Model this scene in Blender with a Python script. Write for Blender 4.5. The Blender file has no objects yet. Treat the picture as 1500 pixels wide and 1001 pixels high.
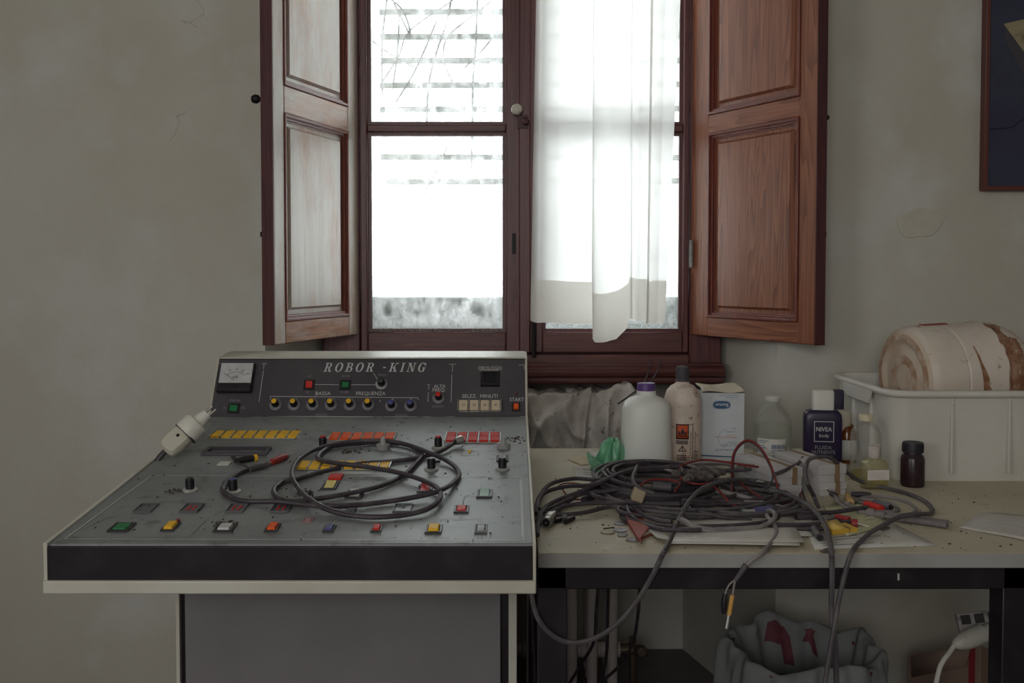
import bpy, bmesh, math, random
from mathutils import Vector, Matrix
S = bpy.context.scene
COL = S.collection
R = math.radians
rnd = random.Random(7)

# ------------------------------------------------------------------ camera, world, light, exposure
F = 1458.0; CAMZ = 1.14; PITCH = R(2.0); SH = -49.6
cam = bpy.data.cameras.new('camera'); camo = bpy.data.objects.new('camera', cam); COL.objects.link(camo)
cam.sensor_width = 36; cam.lens = F / 1500 * 36; cam.shift_y = SH / 1500; cam.clip_start = .05
camo.location = (0, 0, CAMZ); camo.rotation_euler = (R(90) - PITCH, 0, 0); S.camera = camo
S.view_settings.view_transform = 'Standard'; S.view_settings.look = 'None'
S.view_settings.gamma = 1; S.view_settings.use_curve_mapping = False; S.view_settings.exposure = 0.0
S.cycles.max_bounces = 10; S.cycles.transparent_max_bounces = 16
S.cycles.caustics_reflective = False; S.cycles.caustics_refractive = False
S.cycles.sample_clamp_indirect = 4
W = bpy.data.worlds.new('overcast_sky'); S.world = W; W.use_nodes = True
bg = W.node_tree.nodes['Background']; bg.inputs[0].default_value = (.96, .985, 1, 1); bg.inputs[1].default_value = 6.0

def area(name, loc, rot, sx, sy, power, col=(1, 1, 1)):
    l = bpy.data.lights.new(name, 'AREA'); l.shape = 'RECTANGLE'; l.size = sx; l.size_y = sy; l.energy = power; l.color = col
    o = bpy.data.objects.new(name, l); COL.objects.link(o); o.location = loc; o.rotation_euler = rot
    return o
# two added fill lights behind the camera; no windows are built there
area('rear_fill_light', (-.7, -2.32, 2.0), (R(96), 0, 0), 1.3, 1.5, 45, (1, .985, .96))
area('side_fill_light', (-2.12, -.75, 1.95), (R(96), 0, R(-90)), 1.1, 1.5, 25, (1, .99, .97))

# ------------------------------------------------------------------ helpers: pixels, meshes, things
def ray(px, py):
    u = (px - 750) / F; v = (500.5 - py + SH) / F
    c, s = math.cos(PITCH), math.sin(PITCH)
    return Vector((u, c + v * s, -s + v * c))
def atY(px, py, Y):
    d = ray(px, py); t = Y / d.y; return Vector((0, 0, CAMZ)) + d * t
def atZ(px, py, Z):
    d = ray(px, py); t = (Z - CAMZ) / d.z; return Vector((0, 0, CAMZ)) + d * t
def atP(px, py, p0, n):
    d = ray(px, py); o = Vector((0, 0, CAMZ)); t = (p0 - o).dot(n) / d.dot(n); return o + d * t
TZ = .72                                        # table top height
def onT(px, py, h=0): return atZ(px, py, TZ + h)

def srgb(r, g, b):
    f = lambda c: (c / 255 / 12.92) if c / 255 <= .04045 else ((c / 255 + .055) / 1.055) ** 2.4
    return (f(r), f(g), f(b))

class MB:
    def __init__(s): s.v = []; s.f = []
    def add(s, vs, fs, T=None):
        n = len(s.v)
        s.v += [tuple((T @ Vector(p)) if T else p) for p in vs]
        s.f += [tuple(i + n for i in f) for f in fs]
        return s
    def box(s, x0, x1, y0, y1, z0, z1, T=None):
        return s.add([(x0,y0,z0),(x1,y0,z0),(x1,y1,z0),(x0,y1,z0),(x0,y0,z1),(x1,y0,z1),(x1,y1,z1),(x0,y1,z1)],
                     [(3,2,1,0),(4,5,6,7),(0,1,5,4),(1,2,6,5),(2,3,7,6),(3,0,4,7)], T)
    def prism(s, poly, z0, z1, T=None):
        n = len(poly)
        return s.add([(x, y, z0) for x, y in poly] + [(x, y, z1) for x, y in poly],
                     [tuple(range(n))[::-1], tuple(range(n, 2 * n))] + [(i, (i + 1) % n, n + (i + 1) % n, n + i) for i in range(n)], T)
    def frustum(s, x0, x1, y0, y1, z0, z1, m, T=None):       # box whose top is inset by m
        return s.add([(x0,y0,z0),(x1,y0,z0),(x1,y1,z0),(x0,y1,z0),(x0+m,y0+m,z1),(x1-m,y0+m,z1),(x1-m,y1-m,z1),(x0+m,y1-m,z1)],
                     [(3,2,1,0),(4,5,6,7),(0,1,5,4),(1,2,6,5),(2,3,7,6),(3,0,4,7)], T)
    def ring(s, x0, x1, y0, y1, w, z0, z1, T=None, m=0):      # rectangular frame in local xy
        o = [(x0,y0),(x1,y0),(x1,y1),(x0,y1)]; i = [(x0+w,y0+w),(x1-w,y0+w),(x1-w,y1-w),(x0+w,y1-w)]
        ot = [(x0+m,y0+m),(x1-m,y0+m),(x1-m,y1-m),(x0+m,y1-m)]
        vs = [(a,b,z0) for a,b in o] + [(a,b,z0) for a,b in i] + [(a,b,z1) for a,b in ot] + [(a,b,z1) for a,b in i]
        fs = []
        for k in range(4):
            j = (k + 1) % 4
            fs += [(k, j, 8 + j, 8 + k), (4 + j, 4 + k, 12 + k, 12 + j), (8 + k, 8 + j, 12 + j, 12 + k), (j, k, 4 + k, 4 + j)]
        return s.add(vs, fs, T)
    def lathe(s, prof, n=20, T=None, caps=True):
        vs = []; fs = []; rows = []
        for r, z in prof:
            if r <= 1e-6: rows.append([len(vs)]); vs.append((0, 0, z))
            else:
                rows.append(list(range(len(vs), len(vs) + n)))
                vs += [(r * math.cos(2*math.pi*k/n), r * math.sin(2*math.pi*k/n), z) for k in range(n)]
        for a, b in zip(rows, rows[1:]):
            for k in range(n):
                j = (k + 1) % n
                if len(a) == 1 and len(b) == 1: continue
                if len(a) == 1: fs.append((a[0], b[j], b[k]))
                elif len(b) == 1: fs.append((a[k], a[j], b[0]))
                else: fs.append((a[k], a[j], b[j], b[k]))
        if caps and len(rows[0]) > 1: fs.append(tuple(rows[0][::-1]))
        if caps and len(rows[-1]) > 1: fs.append(tuple(rows[-1]))
        return s.add(vs, fs, T)
    def loft(s, secs, n=24, T=None):                           # (half width, half depth, z, squareness, dx)
        vs = []; fs = []
        for q in secs:
            hw, hd, z, e = q[:4]; dx = q[4] if len(q) > 4 else 0
            for k in range(n):
                a = 2 * math.pi * (k + .5) / n; c, d = math.cos(a), math.sin(a)
                vs.append((dx + hw * math.copysign(abs(c) ** e, c), hd * math.copysign(abs(d) ** e, d), z))
        for i in range(len(secs) - 1):
            for k in range(n):
                j = (k + 1) % n; fs.append((i*n+k, i*n+j, (i+1)*n+j, (i+1)*n+k))
        fs += [tuple(range(n))[::-1], tuple(range((len(secs)-1)*n, len(secs)*n))]
        return s.add(vs, fs, T)
    def tube(s, pts, r, n=7, closed=False, T=None):
        pts = [Vector(p) for p in pts]; m = len(pts); vs = []; fs = []
        up = None
        for i, p in enumerate(pts):
            a = pts[(i - 1) % m] if (closed or i) else p; b = pts[(i + 1) % m] if (closed or i < m - 1) else p
            t = (b - a).normalized()
            if up is None: up = Vector((0, 0, 1)) if abs(t.z) < .9 else Vector((1, 0, 0))
            x = t.cross(up)
            if x.length < 1e-6: x = t.cross(Vector((.3, .8, .5)))
            x.normalize(); up = x.cross(t).normalized()
            rr = r(i / max(1, m - 1)) if callable(r) else r
            vs += [p + x * rr * math.cos(2*math.pi*k/n) + up * rr * math.sin(2*math.pi*k/n) for k in range(n)]
        for i in range(m if closed else m - 1):
            i2 = (i + 1) % m
            fs += [(i*n+k, i*n+(k+1)%n, i2*n+(k+1)%n, i2*n+k) for k in range(n)]
        if not closed: fs += [tuple(range(n))[::-1], tuple(range((m-1)*n, m*n))]
        return s.add(vs, fs, T)
    def grid(s, fn, nu, nv, T=None):
        vs = [fn(i / nu, j / nv) for j in range(nv + 1) for i in range(nu + 1)]
        return s.add(vs, [(j*(nu+1)+i, j*(nu+1)+i+1, (j+1)*(nu+1)+i+1, (j+1)*(nu+1)+i) for j in range(nv) for i in range(nu)], T)
    def ball(s, c, r, n=10, sq=(1, 1, 1)):
        prof = [(r * math.sin(math.pi*k/6), -r * math.cos(math.pi*k/6)) for k in range(7)]
        return s.lathe(prof, n, Matrix.Translation(c) @ Matrix.Diagonal((*sq, 1)))
    def text(s, body, size, T, align='CENTER', space=1.0, width=None):
        cu = bpy.data.curves.new('t', 'FONT'); cu.body = body; cu.size = size; cu.align_x = align; cu.align_y = 'CENTER'
        cu.space_character = space; cu.resolution_u = 2
        o = bpy.data.objects.new('t', cu); me = bpy.data.meshes.new_from_object(o)
        vs = [v.co.copy() for v in me.vertices]; fs = [tuple(p.vertices) for p in me.polygons]
        if width and vs:
            w = max(v.x for v in vs) - min(v.x for v in vs); k = width / w
            for v in vs: v.x *= k
        s.add(vs, fs, T)
        bpy.data.objects.remove(o); bpy.data.meshes.remove(me); bpy.data.curves.remove(cu)
        return s
    def build(s, name, mat, parent=None, local=False, bevel=0, smooth=40, label=None, thick=0, sub=0, seg=2, fix=True):
        me = bpy.data.meshes.new(name); me.from_pydata(s.v, [], s.f)
        if fix:
            bm = bmesh.new(); bm.from_mesh(me); bmesh.ops.recalc_face_normals(bm, faces=bm.faces); bm.to_mesh(me); bm.free()
        for m in (mat if isinstance(mat, (list, tuple)) else [mat]): me.materials.append(m)
        if smooth:
            me.polygons.foreach_set('use_smooth', [True] * len(me.polygons)); me.set_sharp_from_angle(angle=R(smooth))
        me.update()
        o = bpy.data.objects.new(name, me); COL.objects.link(o)
        if parent is not None:
            o.parent = parent
            if not local: o.matrix_parent_inverse = PW(parent).inverted()
        if thick:
            k = o.modifiers.new('t', 'SOLIDIFY'); k.thickness = thick; k.offset = 0
        if sub:
            k = o.modifiers.new('s', 'SUBSURF'); k.levels = k.render_levels = sub
        if bevel:
            k = o.modifiers.new('b', 'BEVEL'); k.width = bevel; k.segments = seg; k.limit_method = 'ANGLE'; k.angle_limit = R(35)
        if label: o['label'] = label
        if name in ('lettering', 'title_lettering', 'printed_lines', 'printed_marks', 'scale_marks', 'handwriting', 'grip_ridges', 'blue_print', 'red_print', 'logo_lettering', 'digits', 'flame_sign'): o['kind'] = 'stuff'
        return o
def PW(o):                                                     # world matrix of a parent chain (no depsgraph needed)
    m = o.matrix_basis.copy() if hasattr(o, 'matrix_basis') else Matrix()
    return (PW(o.parent) @ o.matrix_parent_inverse @ m) if o.parent else m
def tag(o, label, cat, group=None, kind=None):
    if label: o['label'] = label
    if cat: o['category'] = cat
    if group: o['group'] = group
    if kind: o['kind'] = kind
    return o
def thing(name, label, cat, loc=(0, 0, 0), rz=0, group=None, rot=None):
    o = bpy.data.objects.new(name, None); COL.objects.link(o); o.empty_display_size = .05
    o.location = loc; o.rotation_euler = rot if rot else (0, 0, rz)
    return tag(o, label, cat, group)
def struct(o, label=None):
    o['kind'] = 'structure'
    if label: o['label'] = label
    return o
def copy_tree(o, parent=None):
    c = o.copy(); COL.objects.link(c); c.parent = parent
    if parent is not None: c.matrix_parent_inverse = o.matrix_parent_inverse.copy()
    for ch in [k for k in bpy.data.objects if k.parent == o]: copy_tree(ch, c)
    return c
def spline(pts, step=.006):
    pts = [Vector(p) for p in pts]; P = [pts[0] * 2 - pts[1]] + pts + [pts[-1] * 2 - pts[-2]]; out = []
    for i in range(1, len(P) - 2):
        p0, p1, p2, p3 = P[i-1:i+3]; k = max(2, int((p2 - p1).length / step))
        for j in range(k):
            t = j / k
            out.append(.5 * ((2*p1) + (p2-p0)*t + (2*p0-5*p1+4*p2-p3)*t*t + (3*p1-p0-3*p2+p3)*t**3))
    return out + [pts[-1]]

# ------------------------------------------------------------------ materials
def M(name, col, rough=.6, metal=0, n=None, bump=None, spec=.5, coat=0, trans=0, ior=1.45, sss=0, stretch=(1, 1, 1), marks=()):
    """n=(scale, colour2, low, high); bump=(scale, strength); marks = extra layers (scale, colour, low, high, stretch)"""
    m = bpy.data.materials.new(name); m.use_nodes = True; nt = m.node_tree; N = nt.nodes; L = nt.links
    b = N['Principled BSDF']; b.inputs['Roughness'].default_value = rough; b.inputs['Metallic'].default_value = metal
    b.inputs['Specular IOR Level'].default_value = spec; b.inputs['Coat Weight'].default_value = coat
    b.inputs['Transmission Weight'].default_value = trans; b.inputs['IOR'].default_value = ior
    if sss: b.inputs['Subsurface Weight'].default_value = sss; b.inputs['Subsurface Radius'].default_value = (.03, .03, .025)
    b.inputs['Base Color'].default_value = (*col, 1)
    tc = N.new('ShaderNodeTexCoord')
    def noise(scale, st, detail=5, off=0):
        mp = N.new('ShaderNodeMapping'); mp.inputs['Scale'].default_value = st; mp.inputs['Location'].default_value = (off, off * .7, off * 1.3)
        L.new(tc.outputs['Object'], mp.inputs[0])
        t = N.new('ShaderNodeTexNoise'); t.inputs['Scale'].default_value = scale; t.inputs['Detail'].default_value = detail
        t.inputs['Roughness'].default_value = .6; L.new(mp.outputs[0], t.inputs['Vector']); return t.outputs['Fac']
    src = None
    layers = ([(n[0], n[1], n[2], n[3], stretch)] if n else []) + list(marks)
    for i, (sc, c2, lo, hi, st) in enumerate(layers):
        mr = N.new('ShaderNodeMapRange'); mr.inputs['From Min'].default_value = lo; mr.inputs['From Max'].default_value = hi
        L.new(noise(sc, st, 6, 3.7 * i), mr.inputs['Value'])
        mx = N.new('ShaderNodeMix'); mx.data_type = 'RGBA'; L.new(mr.outputs[0], mx.inputs['Factor'])
        if src is None: mx.inputs['A'].default_value = (*col, 1)
        else: L.new(src, mx.inputs['A'])
        mx.inputs['B'].default_value = (*c2, 1); src = mx.outputs['Result']
    if src is not None: L.new(src, b.inputs['Base Color'])
    if bump:
        bp = N.new('ShaderNodeBump'); bp.inputs['Strength'].default_value = bump[1]; bp.inputs['Distance'].default_value = .004
        L.new(noise(bump[0], stretch, 8), bp.inputs['Height']); L.new(bp.outputs[0], b.inputs['Normal'])
    return m

def wood(name, c1, c2, axis, rough=.42, dust=None, spec=.5):
    m = bpy.data.materials.new(name); m.use_nodes = True; nt = m.node_tree; N = nt.nodes; L = nt.links
    b = N['Principled BSDF']; b.inputs['Roughness'].default_value = rough; b.inputs['Specular IOR Level'].default_value = spec
    tc = N.new('ShaderNodeTexCoord'); mp = N.new('ShaderNodeMapping')
    st = [9, 9, 9]; st['xyz'.index(axis)] = .55; mp.inputs['Scale'].default_value = st
    L.new(tc.outputs['Object'], mp.inputs[0])
    t = N.new('ShaderNodeTexNoise'); t.inputs['Scale'].default_value = 1.0; t.inputs['Detail'].default_value = 3; t.inputs['Distortion'].default_value = .35
    L.new(mp.outputs[0], t.inputs['Vector'])
    mu = N.new('ShaderNodeMath'); mu.operation = 'MULTIPLY'; mu.inputs[1].default_value = 26; L.new(t.outputs['Fac'], mu.inputs[0])
    fr = N.new('ShaderNodeMath'); fr.operation = 'FRACT'; L.new(mu.outputs[0], fr.inputs[0])
    mr = N.new('ShaderNodeMapRange'); mr.inputs['From Min'].default_value = .25; mr.inputs['From Max'].default_value = 1.0; L.new(fr.outputs[0], mr.inputs['Value'])
    f = N.new('ShaderNodeTexNoise'); f.inputs['Scale'].default_value = 1; f.inputs['Detail'].default_value = 4
    mp2 = N.new('ShaderNodeMapping'); s2 = [160, 160, 160]; s2['xyz'.index(axis)] = 5; mp2.inputs['Scale'].default_value = s2
    L.new(tc.outputs['Object'], mp2.inputs[0]); L.new(mp2.outputs[0], f.inputs['Vector'])
    ad = N.new('ShaderNodeMath'); ad.operation = 'MULTIPLY_ADD'; ad.inputs[1].default_value = .55; ad.use_clamp = True
    sb = N.new('ShaderNodeMath'); sb.operation = 'MULTIPLY_ADD'; sb.inputs[1].default_value = 1.4; sb.inputs[2].default_value = -.5
    L.new(f.outputs['Fac'], sb.inputs[0]); L.new(mr.outputs[0], ad.inputs[0]); L.new(sb.outputs[0], ad.inputs[2])
    mx = N.new('ShaderNodeMix'); mx.data_type = 'RGBA'; mx.inputs['A'].default_value = (*c1, 1); mx.inputs['B'].default_value = (*c2, 1)
    L.new(ad.outputs[0], mx.inputs['Factor']); src = mx.outputs['Result']
    if dust:                                                   # pale window glare put into the colour: (colour, low, high, scale)
        d = N.new('ShaderNodeTexNoise'); d.inputs['Scale'].default_value = dust[3]; d.inputs['Detail'].default_value = 8; d.inputs['Roughness'].default_value = .7
        mp3 = N.new('ShaderNodeMapping'); s3 = [2.2, 2.2, 2.2]; s3['xyz'.index(axis)] = .6; mp3.inputs['Scale'].default_value = s3
        L.new(tc.outputs['Object'], mp3.inputs[0]); L.new(mp3.outputs[0], d.inputs['Vector'])
        dr = N.new('ShaderNodeMapRange'); dr.inputs['From Min'].default_value = dust[1]; dr.inputs['From Max'].default_value = dust[2]; dr.inputs['To Max'].default_value = .92
        L.new(d.outputs['Fac'], dr.inputs['Value'])
        dx = N.new('ShaderNodeMix'); dx.data_type = 'RGBA'; L.new(src, dx.inputs['A']); dx.inputs['B'].default_value = (*dust[0], 1)
        L.new(dr.outputs[0], dx.inputs['Factor']); src = dx.outputs['Result']
    L.new(src, b.inputs['Base Color'])
    bp = N.new('ShaderNodeBump'); bp.inputs['Strength'].default_value = .12; bp.inputs['Distance'].default_value = .002
    L.new(ad.outputs[0], bp.inputs['Height']); L.new(bp.outputs[0], b.inputs['Normal'])
    return m

def plaster():
    m = M('plaster', srgb(196, 194, 186), .85, n=(1.3, srgb(183, 178, 167), .35, .7), bump=(55, .35), spec=.2,
          marks=((3.5, srgb(200, 201, 198), .5, .75, (1, 1, 1)), (260, srgb(90, 84, 78), .76, .80, (1, 1, 1))))
    nt = m.node_tree; N = nt.nodes; L = nt.links; b = N['Principled BSDF']
    src = b.inputs['Base Color'].links[0].from_socket
    tc = N.new('ShaderNodeTexCoord')
    def nz(sc, off, det=3):
        mp = N.new('ShaderNodeMapping'); mp.inputs['Location'].default_value = (off, off, off); L.new(tc.outputs['Object'], mp.inputs[0])
        t = N.new('ShaderNodeTexNoise'); t.inputs['Scale'].default_value = sc; t.inputs['Detail'].default_value = det; L.new(mp.outputs[0], t.inputs['Vector']); return t.outputs['Fac']
    def math_(op, a, v=None, w=None):
        k = N.new('ShaderNodeMath'); k.operation = op; L.new(a, k.inputs[0])
        if v is not None: (L.new(v, k.inputs[1]) if not isinstance(v, (int, float)) else setattr(k.inputs[1], 'default_value', v))
        if w is not None: k.inputs[2].default_value = w
        return k.outputs[0]
    line = math_('LESS_THAN', math_('ABSOLUTE', math_('SUBTRACT', nz(2.3, 4.2, 5), .5)), .0022)       # hairline cracks
    mask = math_('GREATER_THAN', nz(1.7, 9.1, 2), .62)
    fac = math_('MULTIPLY', math_('MULTIPLY', line, mask), .22)
    mx = N.new('ShaderNodeMix'); mx.data_type = 'RGBA'; L.new(src, mx.inputs['A']); mx.inputs['B'].default_value = (.07, .065, .06, 1)
    L.new(fac, mx.inputs['Factor']); L.new(mx.outputs['Result'], b.inputs['Base Color'])
    return m

def dirty_glass(name, base, edge):
    m = bpy.data.materials.new(name); m.use_nodes = True; nt = m.node_tree; N = nt.nodes; L = nt.links
    for x in list(N): N.remove(x)
    out = N.new('ShaderNodeOutputMaterial'); tr = N.new('ShaderNodeBsdfTransparent'); tr.inputs[0].default_value = (.97, .99, .98, 1)
    tl = N.new('ShaderNodeBsdfTranslucent'); tc = N.new('ShaderNodeTexCoord')
    def nz(sc, det, st=(1, 1, 1), off=0):
        mp = N.new('ShaderNodeMapping'); mp.inputs['Scale'].default_value = st; mp.inputs['Location'].default_value = (off, off, off); L.new(tc.outputs['Object'], mp.inputs[0])
        t = N.new('ShaderNodeTexNoise'); t.inputs['Scale'].default_value = sc; t.inputs['Detail'].default_value = det; t.inputs['Roughness'].default_value = .7
        L.new(mp.outputs[0], t.inputs['Vector']); return t.outputs['Fac']
    def mr(src, a, b_, c, d):
        k = N.new('ShaderNodeMapRange'); k.inputs['From Min'].default_value = a; k.inputs['From Max'].default_value = b_
        k.inputs['To Min'].default_value = c; k.inputs['To Max'].default_value = d; L.new(src, k.inputs['Value']); return k.outputs[0]
    cfac = mr(nz(22, 10, (1, 1, .6)), .44, .66, 0, 1)
    cm = N.new('ShaderNodeMix'); cm.data_type = 'RGBA'; cm.inputs['A'].default_value = (.93, .95, .95, 1); cm.inputs['B'].default_value = (.20, .22, .21, 1)
    L.new(cm.outputs['Result'], tl.inputs[0])
    # dirt gathers along the pane's rim
    gx = N.new('ShaderNodeSeparateXYZ'); L.new(tc.outputs['Generated'], gx.inputs[0])
    def edge_(o, w):
        a = N.new('ShaderNodeMath'); a.operation = 'SUBTRACT'; a.inputs[1].default_value = .5; L.new(gx.outputs[o], a.inputs[0])
        b_ = N.new('ShaderNodeMath'); b_.operation = 'ABSOLUTE'; L.new(a.outputs[0], b_.inputs[0])
        return mr(b_.outputs[0], .5 - w, .5, 0, 1)
    e = N.new('ShaderNodeMath'); e.operation = 'MAXIMUM'; L.new(edge_('X', .14), e.inputs[0]); L.new(edge_('Z', .1), e.inputs[1])
    cf = N.new('ShaderNodeMath'); cf.operation = 'MAXIMUM'; L.new(cfac, cf.inputs[0]); L.new(e.outputs[0], cf.inputs[1]); L.new(cf.outputs[0], cm.inputs['Factor'])
    f = N.new('ShaderNodeMath'); f.operation = 'MULTIPLY_ADD'; f.inputs[1].default_value = edge; f.use_clamp = True
    L.new(e.outputs[0], f.inputs[0]); L.new(mr(nz(30, 10, (1, 1, .6), 5), .36, .66, base - .12, base + .22), f.inputs[2])
    mx = N.new('ShaderNodeMixShader'); L.new(f.outputs[0], mx.inputs[0]); L.new(tr.outputs[0], mx.inputs[1]); L.new(tl.outputs[0], mx.inputs[2])
    gl = N.new('ShaderNodeBsdfGlossy'); gl.inputs['Roughness'].default_value = .25
    m2 = N.new('ShaderNodeMixShader'); m2.inputs[0].default_value = .03; L.new(mx.outputs[0], m2.inputs[1]); L.new(gl.outputs[0], m2.inputs[2])
    L.new(m2.outputs[0], out.inputs[0]); return m

def cloth(name, col, tl_w, tr_w):
    m = bpy.data.materials.new(name); m.use_nodes = True; nt = m.node_tree; N = nt.nodes; L = nt.links
    for x in list(N): N.remove(x)
    out = N.new('ShaderNodeOutputMaterial'); d = N.new('ShaderNodeBsdfDiffuse'); t = N.new('ShaderNodeBsdfTranslucent'); r = N.new('ShaderNodeBsdfTransparent')
    d.inputs[0].default_value = t.inputs[0].default_value = (*col, 1); r.inputs[0].default_value = (*col, 1)
    tc = N.new('ShaderNodeTexCoord'); w = N.new('ShaderNodeTexNoise'); w.inputs['Scale'].default_value = 60; w.inputs['Detail'].default_value = 8
    mp = N.new('ShaderNodeMapping'); mp.inputs['Scale'].default_value = (1, 1, 6); L.new(tc.outputs['Object'], mp.inputs[0]); L.new(mp.outputs[0], w.inputs['Vector'])
    bp = N.new('ShaderNodeBump'); bp.inputs['Strength'].default_value = .25; bp.inputs['Distance'].default_value = .002; L.new(w.outputs['Fac'], bp.inputs['Height'])
    L.new(bp.outputs[0], d.inputs['Normal'])
    a = N.new('ShaderNodeMixShader'); a.inputs[0].default_value = tl_w; L.new(d.outputs[0], a.inputs[1]); L.new(t.outputs[0], a.inputs[2])
    b = N.new('ShaderNodeMixShader'); b.inputs[0].default_value = tr_w; L.new(a.outputs[0], b.inputs[1]); L.new(r.outputs[0], b.inputs[2])
    L.new(b.outputs[0], out.inputs[0]); return m

PLASTER = plaster()
WD1, WD2 = srgb(160, 102, 74), srgb(100, 56, 42)
woodz = wood('varnished_wood_upright', WD1, WD2, 'z'); woodx = wood('varnished_wood_rail', WD1, WD2, 'x')
GLARE = srgb(205, 200, 192)  # pale patches paint the window's glare into the left shutter's wood colour
glare_woodz = wood('bleached_glare_wood_upright', srgb(196, 146, 114), srgb(146, 102, 78), 'z', .34, (GLARE, .33, .54, 2.2))
glare_woodx = wood('bleached_glare_wood_rail', srgb(190, 130, 96), srgb(130, 84, 62), 'x', .34, (GLARE, .42, .64, 2.2))
fr_z = wood('dark_frame_upright', srgb(100, 56, 56), srgb(72, 38, 42), 'z', .4); fr_x = wood('dark_frame_rail', srgb(98, 56, 52), srgb(70, 38, 40), 'x', .42)
edgez = wood('dark_wood_edge', srgb(88, 46, 48), srgb(62, 32, 38), 'z', .45)
BLACK = M('black_plastic', (.014, .012, .015), .45, bump=(300, .1)); BLACKM = M('black_enamel', (.012, .009, .013), .4, n=(14, (.03, .028, .03), .5, .8))
CREAM = M('cream_enamel', srgb(196, 194, 184), .45, n=(6, srgb(180, 175, 160), .4, .75), marks=((90, srgb(130, 120, 100), .72, .78, (1, 1, 1)),))
WHITEP = M('white_plastic', srgb(214, 214, 208), .4, n=(20, srgb(190, 186, 176), .5, .8))
IRON = M('dark_iron', (.02, .018, .02), .5, .6); CHROME = M('dull_metal', (.5, .5, .48), .35, 1.0, n=(60, (.3, .29, .27), .45, .7))
REDP = M('red_plastic', srgb(196, 50, 42), .5, spec=.22); ORANGEP = M('orange_plastic', srgb(226, 94, 46), .5, spec=.22); YELLOWP = M('yellow_plastic', srgb(230, 180, 48), .5, spec=.22, n=(40, srgb(190, 140, 40), .55, .8))
GREENP = M('green_plastic', srgb(44, 120, 74), .5, spec=.25); BLUEP = M('blue_plastic', srgb(72, 76, 130), .4); PINKP = M('faded_pink_plastic', srgb(150, 110, 112), .4)
GREYP = M('grey_plastic', srgb(150, 150, 150), .5, n=(40, srgb(120, 120, 120), .45, .7)); DGREY = M('dark_grey_plastic', srgb(84, 84, 90), .5); DISC = M('grey_dial_disc', srgb(122, 121, 126), .5, n=(60, srgb(100, 99, 104), .45, .7))
PRINT = M('white_print', srgb(196, 196, 196), .6); PRINTD = M('dim_print', srgb(140, 140, 142), .6); INK = M('dark_ink', (.03, .03, .045), .6)
PGREY = M('grey_panel', srgb(112, 116, 118), .42, n=(3.5, srgb(134, 137, 138), .35, .7), spec=.5,
          marks=((26, srgb(84, 84, 84), .56, .72, (1, 1, 1)), (160, srgb(62, 58, 56), .70, .76, (1, 1, 1)), (9, srgb(140, 140, 136), .62, .78, (2.5, 1, 1))))
PDARK = M('dark_panel', srgb(66, 63, 70), .42, n=(6, srgb(78, 75, 80), .4, .7), marks=((220, srgb(130, 128, 126), .74, .78, (1, 1, 1)),))
RUBBER = M('black_rubber', srgb(58, 51, 58), .5, n=(30, srgb(92, 86, 90), .5, .75), bump=(200, .1))
RUBBER2 = M('dusty_black_rubber', srgb(76, 71, 76), .6, n=(24, srgb(98, 95, 96), .45, .7)); GREYC = M('grey_cable_sheath', srgb(136, 130, 130), .55, n=(24, srgb(112, 106, 106), .45, .7))
REDC = M('red_wire', srgb(118, 46, 44), .55, spec=.3)
# ------------------------------------------------------------------ the room
YW = 2.47; XL, XR = -.614, .661; NL, NR = -.451, .517; YN = 2.98; YO = 3.10; CEIL = 2.9
Z2 = 2.34                                                       # head of the window opening
wb = MB()
wb.prism([(-2.25, YW), (XL, YW), (NL, YN), (NL, YO), (-2.25, YO)], 0, CEIL)
wb.prism([(2.25, YW), (2.25, YO), (NR, YO), (NR, YN), (XR, YW)], 0, CEIL)
wb.prism([(XL, YW), (XR, YW), (NR, YN), (NR, YO), (NL, YO), (NL, YN)], Z2, CEIL)
wb.prism([(NL, YN), (NR, YN), (NR, YO), (NL, YO)], 0, .86)
struct(wb.build('wall_back', PLASTER, smooth=0))
struct(MB().box(-2.25, -2.15, -2.45, YW, 0, CEIL).build('wall_left', PLASTER, smooth=0))
struct(MB().box(2.15, 2.25, -2.45, YW, 0, CEIL).build('wall_right', PLASTER, smooth=0))
struct(MB().box(-2.25, 2.25, -2.45, -2.35, 0, CEIL).build('wall_front', PLASTER, smooth=0))
struct(MB().box(-2.25, 2.25, -2.45, YO, CEIL, CEIL + .1).build('ceiling', M('ceiling_paint', srgb(205, 202, 192), .9), smooth=0))
FLOORM = M('cement_floor', srgb(112, 106, 106), .7, n=(3, srgb(92, 86, 86), .4, .7), bump=(60, .2))
struct(MB().box(-2.25, 2.25, -2.45, YO, -.1, 0).build('floor', FLOORM, smooth=0))
# patch of filler, smoother and paler than the plaster round it (upper right of the wall)
pc = atY(1347, 327, YW); pm = MB()
pp = []
for k in range(22):
    a = 2 * math.pi * k / 22; q = 1 + .13 * math.sin(2 * a + 1) + .08 * math.sin(5 * a)
    pp.append((pc.x + .052 * q * math.cos(a), pc.z + .040 * q * math.sin(a)))
pm.prism(pp, 0, .0025, Matrix(((1,0,0,0),(0,0,-1,YW),(0,1,0,0),(0,0,0,1))))
tag(pm.build('wall_filler_patch', M('filler', srgb(194, 191, 180), .9, n=(20, srgb(184, 180, 166), .4, .7)), bevel=.001), 'pale round patch of filler on the bare wall right of the window', 'patch')

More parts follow.
